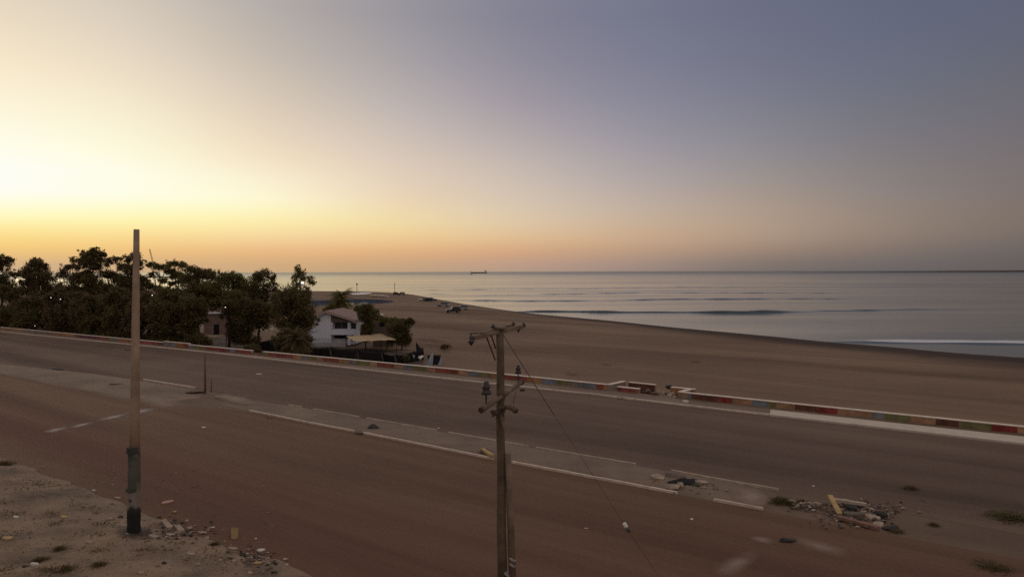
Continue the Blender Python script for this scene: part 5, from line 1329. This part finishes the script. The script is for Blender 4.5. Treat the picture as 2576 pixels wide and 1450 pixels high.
rnd = random.Random(31); mb = MB()
for (uc, vc, du, dv, n_) in ((2150, 1290, 75, 24, 420), (2030, 1272, 40, 8, 120), (1700, 1216, 55, 14, 220), (1780, 1225, 40, 10, 40), (1670, 990, 45, 8, 80), (450, 1335, 70, 22, 160), (640, 1405, 50, 22, 130)):
    for _ in range(n_):
        p = at(uc + rnd.gauss(0, .6) * du, vc + rnd.gauss(0, .6) * dv, .05 if uc > 1600 else .0)
        if uc < 800:
            h = verge_bvh.ray_cast(Vector((p.x, p.y, 5)), Vector((0, 0, -1))); p.z = h[0].z if h[0] is not None else 0.01
        s_ = rnd.uniform(.02, .075); oc = [Vector((s_ * 1.4, 0, 0)), Vector((0, s_, 0)), Vector((-s_ * 1.3, 0, 0)), Vector((0, -s_, 0)), Vector((0, 0, s_ * .7)), Vector((0, 0, -s_ * .7))]
        d1 = [Vector((rnd.gauss(0, .3), rnd.gauss(0, .3), rnd.gauss(0, .2))) * s_ for _ in range(6)]
        mb.add([p + Vector((0, 0, s_ * .3)) + a + b_ for a, b_ in zip(oc, d1)], [(0, 1, 4), (1, 2, 4), (2, 3, 4), (3, 0, 4), (1, 0, 5), (2, 1, 5), (3, 2, 5), (0, 3, 5)], rnd.choice((0, 1, 1, 1, 2)))
o = mb.build('rubble_fragments', [M_stone, M_stone2, M_dk], fix=False); struct(o, 'stuff')

# rubble where the wall is broken
for i, (u, v, s, m_, lb) in enumerate([(1628, 983, .35, M_stone2, 'brown crumbs at the foot of the crumbled stub'), (1560, 1000, .22, M_stone, 'pale crumb on the pavement before the isolated red block'), (1655, 990, .3, M_stone, 'white broken pieces at the foot of the set back orange wall'), (1672, 988, .28, M_stone, 'grey broken piece in front of the set back orange wall'),
                                       (1692, 993, .55, M_stone, 'pale rubble pile against the wall corner'), (1700, 1000, .4, M_stone, 'white lump in front of the wall corner'), (1726, 1010, .4, M_paleconc, 'rounded white chunk on the pavement by the wall corner'), (1684, 975, .4, M_dk, 'dark round bush stump inside the gap'), (1600, 985, .5, M_dk, 'black rag heap at the right end of the isolated red block')]):
    rock('rubble', lb, 'rubble', at(u, v, .08), (s, s * .6, s * .5), m_, 60 + i, 'rubble at the wall gap', rz=.3 * i)
# verge rubble and litter: (u, v, size, kind, label)
verge_items = [(236, 1233, .25, M_litw, 's', 'white litter at the upper edge of the verge'), (296, 1252, .42, M_stone, 's', 'pale folded litter left of the bare pole'), (282, 1268, .25, M_stone2, 'r', 'brown clod below the pale folded litter'), (110, 1174, .35, M_stone, 's', 'grey flat stone at the far end of the verge'), (40, 1300 - 0, .35, M_litw, 's', 'white flat scrap at the left edge of the verge'),
               (162, 1300, .4, M_plankm, 's', 'yellowish scrap in the middle of the verge'), (277, 1305, .5, M_stone, 's', 'pale slab left of the charred pole foot'), (303, 1300, .35, M_dk, 'r', 'dark clod between pale slab and pole foot'), (240, 1290, .3, M_stone2, 's', 'brown chip left of the charred pole foot'), (225, 1364, .42, M_stone, 's', 'pale stone in the middle of the front verge'), (20, 1354, .55, M_plankm, 's', 'yellow green strip at the left edge of the verge'),
               (88, 1419, .4, M_litw, 'r', 'bright pale stone near the lower left corner'), (65, 1425, .3, M_dk, 'r', 'dark clod left of the bright pale stone'), (150, 1434, .4, M_brick, 'r', 'orange brown clod right of the bright pale stone'), (350, 1395, .25, M_brick, 'r', 'reddish clod below the pole foot'), (412, 1416, .3, M_dk, 'r', 'black clod in the front verge'), (480, 1393, .5, M_stone, 's', 'wide pale pink slab in the front verge'), (356, 1440, .35, M_stone, 's', 'pale chip at the bottom edge of the verge'),
               (420, 1322, 1.0, M_stone, 'b', 'long pale broken kerb right of the bare pole'), (452, 1333, .7, M_stone, 'b', 'second pale broken kerb end touching the bricks'), (478, 1327, .4, M_stone, 'r', 'pale stone behind the red brick pieces'), (490, 1337, .35, M_brick, 's', 'red brick piece right of the broken kerb'), (510, 1340, .5, M_stone, 's', 'grey block right of the red brick piece'), (520, 1352, .3, M_stone, 'r', 'pale yellow stone below the grey block'),
               (385, 1350, .6, M_stone, 's', 'grey slab in front of the broken kerb'), (430, 1345, .5, M_stone, 's', 'thin pale slab between broken kerb and grey slab'), (400, 1300, .3, M_green, 'r', 'green weed lump behind the broken kerb'), (425, 1297, .25, M_brick, 'r', 'orange stone behind the broken kerb'), (438, 1287, .28, M_plankm, 'r', 'yellow orange stone on the road edge'), (470, 1310, .22, M_pink, 's', 'small pink scrap on the road right of the kerb pieces'),
               (536, 1326, .22, M_litw, 's', 'small white scrap on the road right of the kerb pieces'), (590, 1352, .55, M_plankm, 't', 'upright yellowish board leaning on the road edge'), (643, 1354, .16, M_litw, 'r', 'small pale stone on the road past the yellowish board'), (585, 1380, .5, M_stone, 's', 'pale slab below the yellowish board'), (610, 1395, .35, M_dk, 'r', 'dark piece below the pale slab'), (656, 1384, .42, M_litw, 's', 'bright white scrap at the right end of the litter row'),
               (636, 1393, .35, M_brick, 's', 'red striped scrap left of the bright white scrap'), (634, 1404, .25, M_litw, 'r', 'round white ball like litter piece'), (655, 1405, .4, M_dk, 'r', 'dark rag right of the round white piece'), (650, 1416, .45, M_plankm, 's', 'yellowish flat scrap below the dark rag'), (590, 1410, .3, M_stone, 's', 'pale chip at the lower right verge'), (676, 1418, .3, M_stone, 'r', 'brownish stone at the right end of the verge'),
               (722, 1419, .16, M_litw, 'r', 'tiny pale stone on the road at the verge end'), (690, 1440, .3, M_dk, 'r', 'dark clod by the bottom edge right of the verge'), (630, 1440, .3, M_stone, 's', 'pale flat stone by the bottom edge'), (540, 1290, .15, M_stone2, 'r', 'tiny brown stone on the road')]
for i, (u, v, s, m_, kd, lb) in enumerate(verge_items):
    s *= .8 if kd in 'rs' else 1
    p = vg(u, v)
    if kd == 'r': rock('stone' if m_ not in (M_litw,) else 'litter', lb, 'stone' if m_ not in (M_litw,) else 'litter', p, (s * .5, s * .36, s * .28), m_, 200 + i, 'rubble and litter on the verge', rz=.4 * (i % 5) - .8)
    elif kd == 's': slabx('rubble_slab', lb, 'rubble', p, (s, s * .6, max(.04, s * .16)), m_, 200 + i, 'rubble and litter on the verge', (.15 * ((i % 3) - 1), .1), rz=.3 * (i % 4) - .4)
    elif kd == 'b':
        mb = MB(); mb.box((0, 0, .05), (s, .2, .16)); o = mb.build('kerb_piece', m_, None, p, bevel=.03); o.rotation_euler = (0.1, 0.03, rad(-52)); tag(o, lb, 'kerb piece', 'rubble and litter on the verge')
    else:
        mb = MB(); mb.box((0, 0, .2), (.24, .05, .52)); o = mb.build('board', mat('dull_board', (.27, .18, .085), .9, .3, 3), None, p, bevel=.008); o.rotation_euler = (-1.0, .25, .5); tag(o, lb, 'board', 'rubble and litter on the verge')
# loose gravel over the verge
rnd = random.Random(77); mb = MB()
for _ in range(1500):
    if rnd.random() < .55:
        t = rnd.random(); i = int(t * 88); p = verge_edge[i].lerp(verge_edge[i + 1], rnd.random()) + Vector((rnd.gauss(-.5, .8), rnd.gauss(-.9, .9), 0))
    else:
        p = at(rnd.uniform(-60, 700), rnd.uniform(1180, 1470), 0)
    h = verge_bvh.ray_cast(Vector((p.x, p.y, 5)), Vector((0, 0, -1))); z = h[0].z if h[0] is not None else .008
    s = rnd.uniform(.010, .034) * (2.0 if rnd.random() < .08 else 1); c_ = Vector((p.x, p.y, z + s * .2))
    d1 = [Vector((rnd.gauss(0, .2), rnd.gauss(0, .2), rnd.gauss(0, .15))) * s for _ in range(6)]
    oc = [Vector((s * 1.3, 0, 0)), Vector((0, s, 0)), Vector((-s * 1.3, 0, 0)), Vector((0, -s, 0)), Vector((0, 0, s * .7)), Vector((0, 0, -s * .7))]
    mb.add([c_ + a + b_ for a, b_ in zip(oc, d1)], [(0, 1, 4), (1, 2, 4), (2, 3, 4), (3, 0, 4), (1, 0, 5), (2, 1, 5), (3, 2, 5), (0, 3, 5)], rnd.choice((0, 0, 1)))
o = mb.build('gravel', [mat('grit_brown', (.2, .13, .088), .95, .3, 4), M_dust], fix=False); struct(o, 'stuff')

# low dry weeds and straw scattered over the verge
rnd = random.Random(91); mb = MB()
for _ in range(60):
    pc_ = at(rnd.uniform(-40, 640), rnd.uniform(1170, 1460), 0)
    if verge_bvh.ray_cast(Vector((pc_.x, pc_.y, 5)), Vector((0, 0, -1)))[0] is None: continue
    sz = rnd.uniform(.15, .5)
    for _k in range(rnd.randint(25, 70)):
        q = Vector((pc_.x + rnd.gauss(0, sz), pc_.y + rnd.gauss(0, sz * .7), 5)); h = verge_bvh.ray_cast(q, Vector((0, 0, -1)))
        if h[0] is None: continue
        g_ = h[0]; t_ = g_ + Vector((rnd.gauss(0, .06), rnd.gauss(0, .06), rnd.uniform(.01, .07))); w_ = Vector((rnd.gauss(0, 1), rnd.gauss(0, 1), 0)).normalized() * rnd.uniform(.008, .03)
        mb.add([g_ - w_, g_ + w_, t_ + w_ * .4, t_ - w_ * .4], [(0, 1, 2, 3)], rnd.choice((0, 0, 1)))
o = mb.build('dry_weeds', [M_leafb, mat('straw', (.22, .155, .085), .9, .3, 4)], fix=False); struct(o, 'stuff')

# worn road paint and pale dust patches
def patch(name, pts, m, z=.008, jag=.15, n=60):
    P = [at(u, v, z) for u, v in pts]; c_ = sum(P, Vector()) / len(P); R = resample(P + [P[0]], n)[:-1]
    R = [p + (p - c_).normalized() * jag * noise.noise(p * 1.5) * 2 for p in R]
    mb = MB(); mb.add([c_] + R, [(0, i + 1, (i + 1) % len(R) + 1) for i in range(len(R))]); o = mb.build(name, m, fix=False); struct(o); return o
def soft(name, col, cov=.55, sc=1.2):
    m, nt, b = nodes_of(name); tc = N(nt, 'ShaderNodeTexCoord'); n_ = N(nt, 'ShaderNodeTexNoise'); n_.inputs['Scale'].default_value = sc; n_.inputs['Detail'].default_value = 8; n_.inputs['Roughness'].default_value = .7
    nt.links.new(tc.outputs['Object'], n_.inputs['Vector']); at2 = N(nt, 'ShaderNodeAttribute'); at2.attribute_name = 'cover'
    ad = N(nt, 'ShaderNodeMath', operation='MULTIPLY_ADD'); nt.links.new(at2.outputs['Fac'], ad.inputs[0]); ad.inputs[1].default_value = .75; nt.links.new(n_.outputs['Fac'], ad.inputs[2])
    rm = N(nt, 'ShaderNodeMapRange'); rm.inputs[1].default_value = .62; rm.inputs[2].default_value = 1.15; rm.inputs[4].default_value = cov; nt.links.new(ad.outputs[0], rm.inputs[0]); nt.links.new(rm.outputs[0], b.inputs['Alpha'])
    b.inputs['Base Color'].default_value = c4(col); b.inputs['Roughness'].default_value = .85
    return m
M_softdust = soft('dust_film', (0.42, .30, .22), .55, .7); M_paint = soft('worn_paint', (0.5, .42, .38), .75, 2.5); M_softdark = soft('dark_stain', (0.085, .050, .034), .38, .35); M_softred = soft('red_earth', (0.19, .070, .042), .42, .25)
def blob(name, u, v, wu, hv, rot, m, z=.010, n=14, surf=None):
    """soft edged film on the ground; half sizes in picture units at that spot, outline stored as cover attribute"""
    vs8 = []; cv = []; 
    for i in range(n + 1):
        for j in range(n + 1):
            a, b_ = i / n * 2 - 1, j / n * 2 - 1
            uu = u + (a * math.cos(rot) * wu - b_ * math.sin(rot) * hv); vv = v + (a * math.sin(rot) * wu + b_ * math.cos(rot) * hv)
            p = surf(uu, vv) + Vector((0, 0, .015)) if surf else at(uu, vv, z)
            vs8.append(p); cv.append(max(0, 1 - math.hypot(a, b_)))
    mb = MB(); mb.add(vs8, [(i * (n + 1) + j, (i + 1) * (n + 1) + j, (i + 1) * (n + 1) + j + 1, i * (n + 1) + j + 1) for i in range(n) for j in range(n)])
    o = mb.build(name, m, fix=False, smooth=True); struct(o); a = o.data.attributes.new('cover', 'FLOAT', 'POINT'); a.data.foreach_set('value', cv); return o
blob('ash_stain', 340, 1340, 75, 22, .1, soft('ash', (.045, .034, .028), .85, 1.5), surf=vg)
blob('dust_patch', 2060, 1372, 95, 20, .25, M_softdust); blob('dust_patch', 1850, 1418, 75, 30, -.35, M_softdust, .012); blob('dust_patch', 1915, 1355, 40, 12, .2, M_softdust, .014)
blob('dust_patch', 1890, 1250, 60, 30, .2, M_softdust, .17); blob('dust_patch', 400, 1010, 90, 22, .15, M_softdust, .02); blob('dust_patch', 590, 1003, 60, 14, .15, M_softdust, .16)
blob('road_marking', 140, 1080, 38, 6, -.2, M_paint); blob('road_marking', 205, 1068, 40, 5, -.2, M_paint, .012); blob('road_marking', 285, 1048, 50, 5, -.2, M_paint, .014); blob('road_marking', 355, 1033, 50, 6, -.15, M_paint, .016)
for (u, v, w, h, r_, m_) in ((1110, 872, 60, 9, .12, M_softred), (1440, 942, 30, 5, .1, M_softdark), (1525, 917, 22, 4, .1, M_softdark), (1080, 855, 60, 7, .1, M_softdark), (1120, 884, 24, 5, .1, M_softdark), (2330, 897, 30, 5, .05, M_softdark), (1750, 909, 20, 4, .05, M_softdark)):
    blob('sand_patch', u, v, w, h, r_, m_, surf=bg)

scene.cycles.use_denoising = False
scene.cycles.max_bounces = 6
scene.render.film_transparent = False
